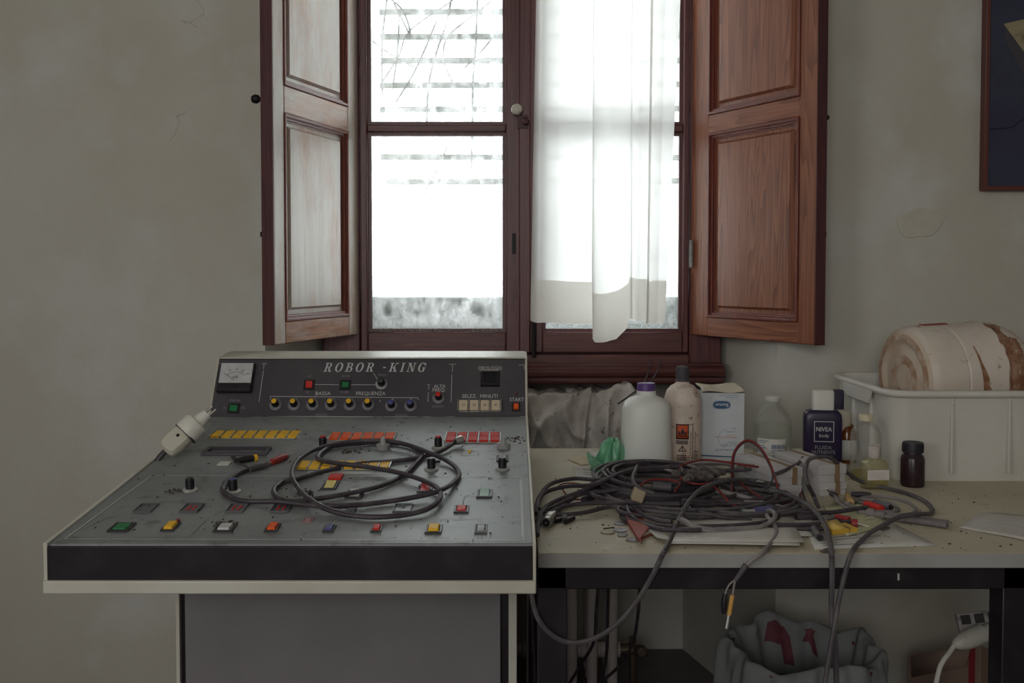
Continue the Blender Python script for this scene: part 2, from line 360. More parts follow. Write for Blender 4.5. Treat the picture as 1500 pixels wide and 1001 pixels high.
# ------------------------------------------------------------------ window
YS = 2.70                                                       # room face of the sashes
fx0, fx1 = atY(472, 500, YS).x, atY(1057, 500, YS).x
gz0 = atY(640, 487, YS).z; railz = atY(640, 517, YS).z; frz = atY(640, 537, YS).z
mz0, mz1 = atY(640, 193, YS).z, atY(640, 182, YS).z
ZT = 2.16; FT = 2.28
win = struct(thing('window_1', None, None, (.04, YS, frz)), 'two-leaf casement window in a dark red-brown wooden frame, one leaf behind a curtain')
hx0, hx1 = atY(527, 400, YS).x, atY(1010, 400, YS).x             # hinge sides
m = MB()
m.box(fx0, hx0, YS + .005, YS + .09, frz - .02, FT).box(hx1, fx1, YS + .005, YS + .09, frz - .02, FT).box(fx0, fx1, YS + .005, YS + .09, ZT + .05, FT).box(hx0, hx1, YS + .03, YS + .09, frz - .02, railz + .006)
m.build('window_frame', fr_z, win, bevel=.004)
m = MB(); m.box(hx0, hx1, YS - .008, YS + .03, frz - .02, railz - .004); m.build('bottom_rail', fr_x, win, bevel=.004)
# moulded inner sill
sz1 = atY(900, 533, YS - .03).z; sz0 = atY(900, 565, YS - .04).z
prof = [(.09, 0), (-.02, 0), (-.028, .008), (-.028, .02), (-.04, .026), (-.044, .036), (-.038, .047), (-.022, .052), (-.022, .058), (.09, .058)]
T = Matrix(((0,0,1,fx0),(1,0,0,YS),(0,1,0,0),(0,0,0,1)))
sc = (sz1 - sz0) / .058
m = MB(); m.prism([(a, sz0 + b * sc) for a, b in prof], 0, fx1 - fx0 + .002, T); m.build('window_sill', fr_x, win, bevel=.002, smooth=50)
mx_ = atY(779, 300, YS).x
GL1 = dirty_glass('dirty_glass', .17, .42); GL2 = dirty_glass('dusty_glass', .15, .36)
def sash(x0, x1, gx0, gx1, y, name, glass):
    m = MB(); Y0, Y1 = y, y + .042
    m.box(x0, gx0, Y0, Y1, railz, ZT + .05).box(gx1, x1, Y0, Y1, railz, ZT + .05)
    s = m.build('sash', fr_z, win, bevel=.003)
    m = MB().box(gx0, gx1, Y0, Y1, railz, gz0).box(gx0, gx1, Y0, Y1, ZT, ZT + .05); m.build('rail', fr_x, s, bevel=.003)
    MB().box(gx0, gx1, Y0 + .004, Y1, mz0, mz1).build('muntin', fr_x, s, bevel=.003)
    for a, b in ((gz0, mz0), (mz1, ZT)):
        MB().box(gx0 - .002, gx1 + .002, Y0 + .030, Y0 + .033, a - .002, b + .002).build('glass_pane', glass, s, smooth=0)
        MB().ring(gx0, gx1, a, b, .009, 0, .012, Matrix(((1,0,0,0),(0,0,1,Y0 + .016),(0,1,0,0),(0,0,0,1)))).build('glazing_bead', fr_z, s)
    return s
X = lambda px: atY(px, 300, YS).x
sl = sash(hx0 + .002, X(768), X(538), X(741), YS, 'l', GL1)
sr = sash(X(769), hx1 - .002, X(795), X(1001), YS + .001, 'r', GL2)
# meeting stile cover strip, espagnolette rod, knob, keyhole
m = MB().box(X(760), X(777), YS - .012, YS + .001, railz, ZT + .04); m.build('meeting_strip', fr_z, win, bevel=.004)
kp = atY(757, 160, YS - .03)
kn = MB().lathe([(0,0),(.006,0),(.006,.016),(.013,.021),(.0155,.028),(.013,.036),(.007,.040),(0,.041)], 16, Matrix.Translation((kp.x, YS, kp.z)) @ Matrix.Rotation(R(90), 4, 'X')).build('knob', M('pearl_knob', srgb(200, 196, 184), .25), win, label='pale round window knob')
lp = atY(770, 178, YS - .02)
m = MB().box(lp.x - .022, lp.x + .006, YS - .016, YS - .011, lp.z - .018, lp.z + .018); m.lathe([(.010,0),(.010,.02),(.007,.022),(0,.022)], 12, Matrix.Translation((lp.x, YS - .012, lp.z)) @ Matrix.Rotation(R(90), 4, 'X'))
m.build('latch', M('painted_iron', srgb(70, 40, 44), .5), win, bevel=.001)
kp = atY(753, 357, YS); MB().box(kp.x - .005, kp.x + .005, YS - .0015, YS + .001, kp.z - .028, kp.z + .028).build('keyhole_plate', IRON, win, bevel=.001)
for px, y0, y1 in ((1013, 352, 392),):
    a = atY(px, y0, YS - .01); b = atY(px, y1, YS - .01)
    MB().tube([(a.x, YS - .008, b.z), (a.x, YS - .008, a.z)], .005, 8).build('hinge', GREYP, win)
a = atY(781, 470, YS - .012); MB().tube([(a.x + .002, YS - .013, a.z - .10), (a.x + .002, YS - .013, a.z + .0)], .006, 8).build('bolt_rod', IRON, win)

# cobwebs and straw gathered on the lower rails: nobody could count the strands
m = MB(); lr = random.Random(3)
for k in range(420):
    px = lr.choice((lr.uniform(534, 570), lr.uniform(690, 742), lr.uniform(538, 742), lr.uniform(590, 660)))
    p = atY(px, lr.uniform(484, 490), YS + .012); a = lr.uniform(0, 6.3); ln = lr.uniform(.004, .014)
    d = Vector((math.cos(a) * ln, lr.uniform(-.004, .008), abs(math.sin(a)) * ln * .9))
    m.tube([p, p + d * .5 + Vector((0, 0, .003)), p + d], .00035, 3)
tag(m.build('cobweb_fluff', M('cobweb', srgb(160, 152, 148), .9), smooth=0), 'grey cobweb fluff along the lower rail of the uncurtained window leaf', 'cobweb', kind='stuff')
m = MB()
for k in range(300):
    p = Vector((lr.uniform(X(545), X(738)), lr.uniform(2.80, 2.86), gz0 - .004 + abs(lr.gauss(0, .012)))); a = lr.uniform(-.5, .5) + lr.choice((0, 3.14)); ln = lr.uniform(.02, .07)
    m.tube([p, p + Vector((math.cos(a) * ln, lr.uniform(-.01, .01), math.sin(a) * ln * .5))], .0009, 3)
tag(m.build('straw_litter', M('straw', srgb(110, 104, 92), .9), smooth=0), 'dry straw lying on the outer ledge behind the left pane', 'straw', kind='stuff')

# outside: stone ledge, slatted blind, dead creeper
sm = M('weathered_stone', srgb(84, 98, 94), .9, n=(9, srgb(58, 70, 68), .4, .7), bump=(40, .5))
m = MB().box(-.9, 1.0, 2.80, 3.5, .84, gz0 - .006)
struct(m.build('trim_1', sm, bevel=.006), 'stone window ledge outside the glass')
lz = atY(640, 436, 3.16).z
par = MB().box(-.9, 1.0, 3.16, 3.26, gz0 - .006, lz).build('outer_parapet', sm, bevel=.008)
tag(par, 'low grey-green stone kerb outside, behind the lower panes', 'kerb')
YB = 3.20
bl = thing('slatted_blind', 'pale slatted outdoor blind hanging behind the window glass', 'blind', (.05, YB, 2.3))
SLM = M('blind_slat', srgb(150, 156, 152), .7)
z = atY(640, 18, YB).z; stp = (atY(640, 18, YB).z - atY(640, 160, YB).z) / 4
slm = MB(); slm.prism([(-.012, -.011), (.012, -.008), (.012, .011), (-.012, .008)], -.47, .57, Matrix(((0,0,1,0),(1,0,0,0),(0,1,0,0),(0,0,0,1))))
s0 = None
for i in range(-7, 8):
    if s0 is None:
        s0 = slm.build('slat', SLM, bl, local=True); s_ = s0
    else:
        s_ = s0.copy(); COL.objects.link(s_); s_.parent = bl
    s_.location = (0, 0, z - i * stp - 2.3); s_.rotation_euler = (0, R(rnd.uniform(-.25, .25)), 0)
MB().box(-.48, .58, -.02, .02, z + 7 * stp - 2.3, z + 7 * stp - 2.26).build('head_rail', SLM, bl, local=True)
vi = thing('dead_creeper', 'bare dead creeper stems crossing behind the upper panes', 'creeper', (0, 3.08, 1.6))
VM = M('dry_stem', srgb(120, 118, 112), .9)
for pts in ([(664,-20),(655,30),(640,75),(628,125),(625,190)], [(664,0),(600,45),(585,80),(560,120)], [(560,-10),(590,15),(600,50),(565,-20)], [(545,60),(580,85),(610,100)],
            [(735,-10),(690,25),(655,55),(650,90),(665,125)], [(730,45),(705,75),(680,100)], [(700,-10),(697,60),(693,120),(692,190),(690,260)], [(655,215),(640,250),(620,285)],
            [(568,-10),(560,60),(560,140)], [(585,20),(582,80),(575,130)], [(640,30),(610,100),(580,150)]):
    MB().tube(spline([atY(x, y, 3.08 + .02 * rnd.random()) for x, y in pts], .02), .0022 + .0016 * rnd.random(), 5).build('stem', VM, vi)

# ------------------------------------------------------------------ shutters
def shutter(hpx, opx, yb_in, yb_out, side, label, mats, Yh=2.705):
    mz, mxm = mats
    Yo = Yh * (yb_in - 400) / (yb_out - 400)
    h = atY(hpx, 400, Yh); o = atY(opx, 400, Yo); e = Vector((o.x - h.x, Yo - Yh, 0)); w = e.length; e.normalize()
    n = Vector((-e.y, e.x, 0)) * side                            # towards the camera side
    if n.y > 0: n = -n
    zb = atY(hpx, yb_in, Yh).z
    t = thing('window_shutter', label, 'shutter', (h.x, Yh, zb), math.atan2(e.y, e.x))
    lx = lambda px, py=400: (atP(px, py, Vector((h.x, Yh, 0)), n) - Vector((h.x, Yh, 0))).dot(e)
    lz = lambda px, py: atP(px, py, Vector((h.x, Yh, 0)), n).z - zb
    s = 1 if (Matrix.Rotation(math.atan2(e.y, e.x), 3, 'Z') @ Vector((0, 1, 0))).dot(n) > 0 else -1   # which local y faces the room
    th = .030
    yb = lambda a, b: tuple(sorted((s * a, s * b)))
    return t, w, s, th, lx, lz, yb, zb
def make_shutter(hpx, opx, yb_in, yb_out, side, label, mats, px):
    t, w, s, th, lx, lz, yb, zb = shutter(hpx, opx, yb_in, yb_out, side, label, mats)
    mz, mxm = mats; H = 2.2 - zb
    a, b = lx(px['stile_in']), lx(px['stile_out'])
    z1 = lz(px['stile_in'], px['bot']); z2 = lz(px['stile_in'], px['mid_lo']); z3 = lz(px['stile_in'], px['mid_hi']); z4 = H - .08
    y0, y1 = yb(0, -th)
    MB().box(0, a, y0, y1, 0, H).build('stile', mz, t, local=True, bevel=.003)
    MB().box(b, w - .0015, y0, y1, 0, H).build('stile', mz, t, local=True, bevel=.003)
    ye0, ye1 = yb(.0005, -th - .0005)
    MB().box(w - .0015, w + .001, ye0, ye1, -.001, H).build('edge_band', edgez, t, local=True, label='dark unfaded shutter edge')  # outer edge face in a darker wood tone than the stiles
    for zz0, zz1 in ((0, z1), (z2, z3), (z4, H)):
        MB().box(a, b, y0, y1, zz0, zz1).build('rail', mxm, t, local=True, bevel=.003)
    T = Matrix(((1,0,0,0),(0,0,s,0),(0,1,0,0),(0,0,0,1)))
    for zz0, zz1 in ((z1, z2), (z3, z4)):
        m = MB().box(a, b, zz0, zz1, -.022, -.014, T)
        m.frustum(a + .030, b - .030, zz0 + .026, zz1 - .026, -.014, -.005, .006, T)
        m.build('panel', mz, t, local=True)
        m = MB()
        for q, (w0, d0) in enumerate(((.007, .003), (.013, -.004), (.017, -.010))):
            m.ring(a, b, zz0, zz1, w0, -.016, d0, T, m=0)
        m.build('moulding', M('moulding_wood', srgb(112, 60, 50), .4) if q < 0 else MOULD, t, local=True, bevel=.0012)
    return t, w, s, lx, lz
MOULD = wood('moulding_wood', srgb(128, 68, 54), srgb(90, 44, 38), 'z', .36)
DMOULD = MOULD
sL, wL, s_L, lxL, lzL = make_shutter(525, 401, 490, 506, 1, 'left wooden window shutter with bleached pale dusty panels', (glare_woodz, glare_woodx), dict(stile_in=511, stile_out=418, bot=463, mid_lo=193, mid_hi=157))
sR, wR, s_R, lxR, lzR = make_shutter(1012, 1195, 490.5, 506, 1, 'right wooden window shutter with warm brown grained panels', (woodz, woodx), dict(stile_in=1036, stile_out=1169, bot=465, mid_lo=196, mid_hi=169))
zk = lzL(401, 143)
MB().lathe([(0,0),(.004,0),(.004,.010),(.009,.014),(.011,.021),(.009,.028),(0,.031)], 14, Matrix.Translation((wL - .010, -s_L * .029, zk)) @ Matrix.Rotation(R(90) * s_L, 4, 'X')).build('knob', IRON, sL, local=True, label='black ball knob')
zk = lzR(1195, 170)
MB().lathe([(0,0),(.004,0),(.004,.006),(.007,.008),(.006,.013),(0,.015)], 14, Matrix.Translation((wR - .010, -s_R * .030, zk)) @ Matrix.Rotation(R(90) * s_R, 4, 'X')).build('knob', IRON, sR, local=True)
for t, w, s, lz, px in ((sL, wL, s_L, lzL, 401), (sR, wR, s_R, lzR, 1195)):
    z0 = lz(px, 343); ys = sorted((-s * .029, -s * .038))
    MB().box(w - .016, w - .004, ys[0], ys[1], z0 - .006, z0 + .006).build('catch', IRON, t, local=True, bevel=.001)

# ------------------------------------------------------------------ curtain on the right leaf
CUR = cloth('thin_white_cotton', (.93, .93, .92), .66, .03); HEM = cloth('cotton_hem', (.90, .88, .84), .5, .0)
YC = YS - .028
cu = thing('curtain', 'thin white cotton curtain over the right window leaf, gathered at the bottom', 'curtain', (.2, YC, 2.2))
cx = lambda px, py: atY(px, py, YC).x; cz = lambda py: atY(800, py, YC).z
top = [(788,0),(795,.006),(822,.000),(866,.004),(869,.010),(900,.0115),(927,.012),(925,.005),(924,-.001),(940,.000),(957,.002),(953,.010),(975,.013),(1002,.008)]
bot = [(777,0),(790,.004),(815,-.002),(872,.003),(866,.016),(890,.024),(920,.014),(926,.004),(923,-.002),(936,.004),(950,.003),(947,.012),(962,.016),(974,.008)]
def lerp_tab(tab, u):
    k = u * (len(tab) - 1); i = min(int(k), len(tab) - 2); f = k - i; f = f * f * (3 - 2 * f) * .35 + f * .65
    return tab[i][0] * (1 - f) + tab[i+1][0] * f, tab[i][1] * (1 - f) + tab[i+1][1] * f
def cur(v0, v1, dy=0):
    zt = 2.2; 
    def fn(u, v):
        v = v0 + (v1 - v0) * v
        a, b = lerp_tab(top, u), lerp_tab(bot, u); px = a[0] * (1 - v) + b[0] * v; yo = a[1] * (1 - v) + b[1] * v
        dip = max(0, 1 - abs(u - .37) / .13); zb = cz(470) - (cz(470) - cz(500)) * min(1, dip * 1.6) * (v > .6) * ((v - .6) / .4 if v > .6 else 0) - .008 * math.sin(u * 9) * v
        z = zt + (zb - zt) * v
        pinch = max(0, (v - .86) / .14) * max(0, 1 - abs(u - .37) / .15)
        return (cx(px, 300) * (1 - pinch * .12) + pinch * .12 * cx(893, 300), YC - yo + .004 * math.sin(u * 31) - dy, z + .002 * math.sin(u * 40 + v * 3))
    return fn
MB().grid(cur(0, 1), 150, 60).build('cloth_panel', CUR, cu, smooth=180, fix=False)
MB().grid(cur(.905, .999, .0012), 150, 10).build('hem', HEM, cu, smooth=180, fix=False)
MB().tube([(cx(780, 300), YC + .006, 2.2), (cx(1006, 300), YC + .006, 2.2)], .004, 8).build('curtain_rod', CHROME, cu)

# ------------------------------------------------------------------ framed poster, upper right
pa = atY(1442, 279, YW - .03); PX0, PZ0 = pa.x, pa.z
po = thing('framed_poster', 'dark blue poster in a thin red-brown frame, cut off at the right edge', 'poster', (PX0 + .3, YW, PZ0))
MB().ring(PX0, PX0 + .62, PZ0, PZ0 + .9, .011, 0, .026, Matrix(((1,0,0,0),(0,0,-1,YW),(0,1,0,0),(0,0,0,1)))).build('frame', M('poster_frame', srgb(96, 52, 44), .4), po, bevel=.002)
NAVY = M('poster_print', srgb(50, 50, 76), .3, n=(5, srgb(58, 62, 80), .35, .7), marks=((16, srgb(40, 42, 54), .55, .75, (1, 1, 1)),))
MB().box(PX0 + .010, PX0 + .61, YW - .020, YW - .004, PZ0 + .010, PZ0 + .89).build('print_sheet', NAVY, po)
def flat(pts, Y, mat, name, th=.0006):
    q = [(atY(x, y, Y).x, atY(x, y, Y).z) for x, y in pts]
    return MB().prism(q, 0, th, Matrix(((1,0,0,0),(0,0,-1,Y),(0,1,0,0),(0,0,0,1)))).build(name, mat, po, smooth=0)
flat([(1471,36),(1540,110),(1540,170),(1500,112),(1472,60)], YW - .0203, M('poster_grey', srgb(66, 64, 72), .35), 'printed_shape')
flat([(1470,35),(1497,29),(1540,20),(1540,120),(1500,76)], YW - .0207, M('poster_tan', srgb(150, 140, 112), .4, n=(30, srgb(90, 80, 66), .5, .7)), 'printed_shape')
MB().tube(spline([atY(x, y, YW - .0212) for x, y in ((1450,189),(1470,188),(1485,185),(1497,176),(1520,172))], .01), .0016, 4).build('printed_line', INK, po)
# ------------------------------------------------------------------ electrotherapy console
YF = 1.37
cA = atY(63, 798, YF); cB = atY(785.5, 797, YF); CX0, CX1 = cA.x, cB.x
YR = CX0 * F / (302 - 750); cR = atY(500, 611, YR)
YT = CX0 * F / (317 - 750); cT = atY(500, 527, YT)
zf, zr, zt = cA.z, cR.z, cT.z
zb = atY(400, 868, YF).z; zmid = atY(400, 850, YF).z
EY = Vector((0, YR - YF, zr - zf)).normalized(); NN = Vector((0, -EY.z, EY.y)); P0 = Vector((0, YF, zf))
EY2 = Vector((0, YT - YR, zt - zr)).normalized(); NN2 = Vector((0, -EY2.z, EY2.y)); P2 = Vector((0, YR, zr))
DECK = (P0, EY, NN); FACE = (P2, EY2, NN2)
def pt(pl, px, py): return atP(px, py, pl[0], pl[2])
def fr(pl, px, py, h=0):
    p = pt(pl, px, py) + pl[2] * h; e, n = pl[1], pl[2]
    return Matrix(((1, 0, 0, p.x), (0, e.y, n.y, p.y), (0, e.z, n.z, p.z), (0, 0, 0, 1)))
def dims(pl, x0, x1, y0, y1):
    cx, cy = (x0 + x1) / 2, (y0 + y1) / 2
    a, b = pt(pl, x0, cy), pt(pl, x1, cy); c, d = pt(pl, cx, y0), pt(pl, cx, y1)
    return (b - a).length, (c - d).length
con = thing('treatment_console', 'cream and grey electrotherapy console with sloping control desk and black upright panel', 'console', (-.3, 1.95, 0))
YBK = 2.32; ped_y0, ped_y1 = 1.62, 2.24
# shell
T = Matrix(((0,0,1,0),(1,0,0,0),(0,1,0,0),(0,0,0,1)))
side = [(YF, zb), (YF - .001, zf + .002), (YR, zr + .004), (YT - .001, zt + .004), (YT + .10, zt + .010), (YBK, zt + .004), (YBK, zb)]
for x0, x1 in ((CX0, CX0 + .006), (CX1 - .005, CX1)):
    MB().prism(side, x0, x1, T).build('side_panel', CREAM, con, bevel=.0012)
m = MB(); xi0, xi1 = CX0 + .0055, CX1 - .0045
inner = [(YF + .004, zmid), (YF + .004, zf - .004), (YF + .006, zf), (YR, zr), (YR + .002, zr + .001), (YR + .002, zb), (YF + .004, zb + .001)]
m.prism(inner, xi0, xi1, T); m.build('control_desk', PGREY, con, bevel=.002)
m = MB().box(xi0, xi1, YF - .001, YF + .005, zmid, zf - .003); m.build('front_band', BLACKM, con, bevel=.001)
m = MB().box(CX0 + .001, CX1, YF - .006, YF + .02, zb - .001, zmid).box(CX0 + .001, CX1, YF + .02, YBK, zb - .001, zb + .008); m.build('bottom_tray', CREAM, con, bevel=.002)
m = MB().prism([(YR, zr + .001), (YT, zt), (YT + .01, zt), (YR + .01, zr)], xi0, xi1, T); m.build('upright_panel', PDARK, con, bevel=.0008)
m = MB().prism([(YT, zt + .001), (YT - .001, zt + .005), (YT + .10, zt + .011), (YBK, zt + .005), (YBK, zb), (YBK - .01, zb), (YBK - .01, zt)], xi0, xi1, T); m.build('top_cover', CREAM, con, bevel=.0015)
# pedestal
q = lambda px: atY(px, 930, ped_y0).x
MB().box(q(257.5), q(263), ped_y0, ped_y1, 0.0, zb).build('pedestal_side', CREAM, con, bevel=.001)
MB().box(q(745), q(757), ped_y0, ped_y1, 0.0, zb).build('pedestal_side', CREAM, con, bevel=.001)
MB().box(q(263), q(745), ped_y0 + .012, ped_y0 + .02, 0.0, zb).build('pedestal_recess', BLACKM, con)
MB().box(q(270.5), q(733), ped_y0 + .002, ped_y0 + .013, 0.02, zb - .0).build('pedestal_door', M('grey_white_enamel', srgb(124, 121, 124), .5, n=(4, srgb(114, 111, 114), .4, .7)), con, bevel=.001)
MB().box(q(263), q(745), ped_y0 + .02, ped_y1, 0.0, .06).build('pedestal_base', BLACKM, con)
kp = atY(251, 872, 1.60); MB().ball((kp.x, 1.60, zb - .012), .013, 10, (1, 1, .9)).build('corner_screw', IRON, con)

# printed lines
pl_m = MB(); pd_m = MB()
def line(pl, a, b, w=.0010, mb=None, h=.0004):
    p, r_ = pt(pl, *a), pt(pl, *b); d = (r_ - p).normalized(); s = d.cross(pl[2]).normalized() * w / 2; o = pl[2] * h
    (mb or pl_m).add([p - s + o, p + s + o, r_ + s + o, r_ - s + o], [(0, 1, 2, 3)])
def poly(pl, pts, **k):
    for a, b in zip(pts, pts[1:]): line(pl, a, b, **k)
F_ = FACE
for p in ([(319,540),(320,533),(328,533)], [(308,602),(307,609),(316,609)], [(383,533),(391,533)], [(387,533),(386,541)], [(386,543),(378,599)], [(377,600),(376.5,610)], [(372,610),(382,610)],
          [(396,586),(396.5,581),(612,583),(613,586)], [(393,605),(393,610),(547,611),(547,608)], [(557,586),(555.5,611)], [(563,611),(611,611),(611,608)], [(552,611),(558,611)],
          [(626,564),(630,564)], [(628,565),(628,571)], [(627.5,575),(626,600)], [(625.5,604),(625.5,611)], [(620,611),(631,611)],
          [(658,534),(668,534)], [(663,534),(662.5,545)], [(662,549),(660.5,600)], [(660.5,604),(660.5,611)], [(655,611),(666,611)],
          [(760,535),(768,535),(768.5,542)], [(769.5,604),(769.5,611),(761,611)], [(461,563.5),(496,564)], [(514,564),(550,564)], [(547,547),(553,556)], [(703,543),(731,543)]):
    poly(F_, p)
D_ = DECK
for p in ([(222,697),(95,790),(767,792),(764,699)], [(230,697),(760,699)], [(762,704),(765,787)], [(120,776),(162,756)], [(163,757),(305,758)], [(276,787),(304,760)], [(125,788),(275,787)], [(228,734),(308,737)], [(300,728),(297,735)],
          [(678,738),(680,727),(725,727)], [(740,727),(741,734)], [(674,754),(674,760)], [(638,768),(640,761),(705,761),(706,768)], [(470,756),(520,758)], [(559,740),(562,727),(620,726)], [(583,740),(608,740)],
          [(620,661),(623,653),(660,653)], [(695,651),(758,651)], [(766,648),(766,654)], [(771,646),(772,680)], [(676,661),(700,661),(701,668),(675,668),(676,661)], [(596,684),(606,661)], [(720,667),(756,667)],
          [(440,666),(455,648)], [(417,681),(435,661)], [(225,690),(420,692)], [(330,702),(560,703)], [(247,718),(330,719)], [(390,650),(420,650)], [(250,683),(262,670)], [(480,770),(570,771)]):
    poly(D_, p, w=.0017, mb=pd_m if p[0][1] not in (697, 704) else pl_m)
pl_m.build('printed_lines', PRINT, con, smooth=0, fix=False); pd_m.build('printed_lines', PRINTD, con, smooth=0, fix=False)
# lettering: serif italic title from strokes
def serif_title():
    m = MB(); rect = lambda x0, x1, y0, y1: ([(x0,y0),(x1,y0),(x1,y1),(x0,y1)])
    def arc(cx, cy, ro, rh, ri, rv, a0, a1, k=18):
        out = []
        for i in range(k):
            b0, b1 = R(a0 + (a1 - a0) * i / k), R(a0 + (a1 - a0) * (i + 1) / k)
            out.append([(cx + ro*math.cos(b0), cy + rh*math.sin(b0)), (cx + ro*math.cos(b1), cy + rh*math.sin(b1)), (cx + ri*math.cos(b1), cy + rv*math.sin(b1)), (cx + ri*math.cos(b0), cy + rv*math.sin(b0))])
        return out
    stem = [rect(.12, .32, 0, 1), rect(.0, .44, 0, .08), rect(.0, .44, .92, 1)]
    G = {'R': ([*stem, rect(.3,.5,.92,1), rect(.3,.5,.46,.54), *arc(.5,.73,.30,.27,.10,.19,-90,90), [(.44,.5),(.62,.5),(.82,.08),(.62,.0)], rect(.60,.96,0,.08)], 1.0),
         'O': (arc(.46,.5,.46,.53,.24,.45,0,360,28), .98),
         'B': ([*stem, rect(.3,.5,.92,1), rect(.3,.52,.47,.55), rect(.3,.5,0,.08), *arc(.5,.75,.28,.25,.09,.17,-90,90), *arc(.52,.26,.33,.28,.12,.20,-90,90)], .92),
         'K': ([*stem, [(.30,.36),(.40,.36),(.84,.95),(.74,.95)], [(.44,.52),(.58,.68),(.90,.04),(.66,.04)], rect(.62,1.0,.92,1), rect(.56,1.02,0,.08)], 1.05),
         'I': ([*stem], .48),
         'N': ([rect(.13,.22,0,1), rect(.0,.36,0,.08), rect(.0,.24,.92,1), [(.10,1),(.34,1),(.86,0),(.68,0)], rect(.76,.86,0,1), rect(.64,.98,.92,1)], 1.02),
         'G': ([*arc(.47,.5,.46,.53,.24,.45,38,318,26), rect(.62,.82,.02,.44), rect(.54,.94,.40,.48), rect(.78,.86,.66,.98)], 1.0),
         '-': ([rect(.05,.40,.42,.54)], .55), ' ': ([], .34)}
    x = 0
    for ch in 'ROBOR -KING':
        polys, adv = G[ch]
        for p in polys: m.add([(x + a + .26 * b, b, 0) for a, b in p], [tuple(range(len(p)))])
        x += adv + .32
    return m, x - .32 + .26
mt, tw = serif_title()
wd, hg = dims(F_, 473, 625, 532.5, 545.5); Tt = fr(F_, 473.5, 545, .0006) @ Matrix.Diagonal((wd / tw, hg, 1, 1))
MB().add(mt.v, mt.f, Tt).build('title_lettering', PRINT, con, smooth=0, fix=False)
lt = MB(); ld = MB()
def word(pl, s, cx, cy, wpx, hpx, mb=None, rot=0):
    w, h = dims(pl, cx - wpx / 2, cx + wpx / 2, cy - hpx / 2, cy + hpx / 2)
    (mb or lt).text(s, h * 1.38, fr(pl, cx, cy, .0006), width=w)
for s, x, y, w, h in (('BASSA', 473, 577, 22, 5.5), ('FREQUENZA', 543, 577, 43, 5.5), ('ALTA', 644, 566.5, 17, 5), ('FREQ.', 643, 572, 19, 5), ('SELEZ.  MINUTI', 703, 581, 52, 5.5), ('OROLOGIO', 718, 540, 35, 5.5), ('START', 757, 586, 21, 5.5)): word(F_, s, x, y, w, h)
for s, x, y, w, h in (('SCALA mA', 344, 587, 16, 3.4), ('50', 329, 598, 4, 3), ('250', 356, 598, 6, 3), ('AC', 454, 551.5, 5, 3.2), ('DC', 451, 575, 5, 3.2), ('DC POS.', 507, 551.5, 12, 3.2), ('DC NEG.', 505, 575, 13, 3.2), ('MIX-DC', 560, 550, 12, 3.2), ("INTENSITA'", 471, 608.5, 17, 3.2), ("INTENSITA'", 588, 609, 17, 3.2), ("INTENSITA'", 642, 596, 17, 3.2)): word(F_, s, x, y, w, h, ld)
for i, x in enumerate((406, 433, 460, 487, 514, 541)): word(F_, '1-2', x, 584.2, 5, 2.6, ld)
for x in (575, 602): word(F_, '1', x, 585.5, 3, 2.6, ld)
for s, x, y, w, h in (('DURATA MODULATORE', 360, 650, 92, 3), ('ONDA QUADRA - TRIANGOLARE', 390, 656.5, 70, 2.4), ('BASSA FREQUENZA', 545, 652, 78, 3), ('MEDIA FREQUENZA', 699, 651, 46, 3), ('PROGRAMMATORE', 440, 700.5, 74, 3), ('RADAR', 520, 701.5, 34, 3), ('PIANI', 555, 701.5, 22, 3), ('MODULANTE', 537, 631, 30, 2.4)): word(D_, s, x, y, w, h, ld)
lt.build('lettering', PRINT, con, smooth=0, fix=False); ld.build('lettering', PRINTD, con, smooth=0, fix=False)
# pale label strip under the lower yellow row
w, l = dims(D_, 450, 548, 691.5, 695.5); MB().box(-w/2, w/2, -l/2, l/2, 0, .0006, fr(D_, 499, 693)).build('label_strip', M('pale_strip', srgb(170, 172, 170), .5), con)

# --- buttons, switches, knobs
def square(pl, x0, x1, y0, y1, mat, h=.005, label=None, ftall=.0025, fw=.14, name='push_button', fmat=None):
    w, l = dims(pl, x0, x1, y0, y1); T = fr(pl, (x0 + x1) / 2, (y0 + y1) / 2)
    f = min(w, l) * fw
    m = MB().frustum(-w/2 + f*1.2, w/2 - f*1.2, -l/2 + f*1.2, l/2 - f*1.2, 0, h, min(w, l) * .05, T)
    o = m.build(name, mat, con, bevel=.0006, label=label)
    MB().ring(-w/2, w/2, -l/2, l/2, f, 0, ftall, T, m=.0004).build('frame', fmat or BLACK, o)
    return o
def rocker(pl, x0, x1, y0, y1, mat, label=None, up=1, along='y'):
    w, l = dims(pl, x0, x1, y0, y1); T = fr(pl, (x0 + x1) / 2, (y0 + y1) / 2); f = min(w, l) * .15
    a, b = l/2 - f*1.3, w/2 - f*1.3
    if along == 'y': m = MB().prism([(-a, 0), (-a, .0025 if up > 0 else .0062), (0, .0032), (a, .0062 if up > 0 else .0025), (a, 0)], -b, b, T @ Matrix(((0,0,1,0),(1,0,0,0),(0,1,0,0),(0,0,0,1))))
    else: m = MB().prism([(-b, 0), (-b, .0062 if up > 0 else .0025), (0, .0032), (b, .0025 if up > 0 else .0062), (b, 0)], -a, a, T @ Matrix(((1,0,0,0),(0,0,1,0),(0,1,0,0),(0,0,0,1))))
    o = m.build('rocker_switch', mat, con, bevel=.0006, label=label)
    m = MB().ring(-w/2, w/2, -l/2, l/2, f, 0, .0028, T, m=.0004).box(-w/2 + f*.9, w/2 - f*.9, -l/2 + f*.9, l/2 - f*.9, 0, .0006, T); m.build('frame', BLACK, o)
    return o
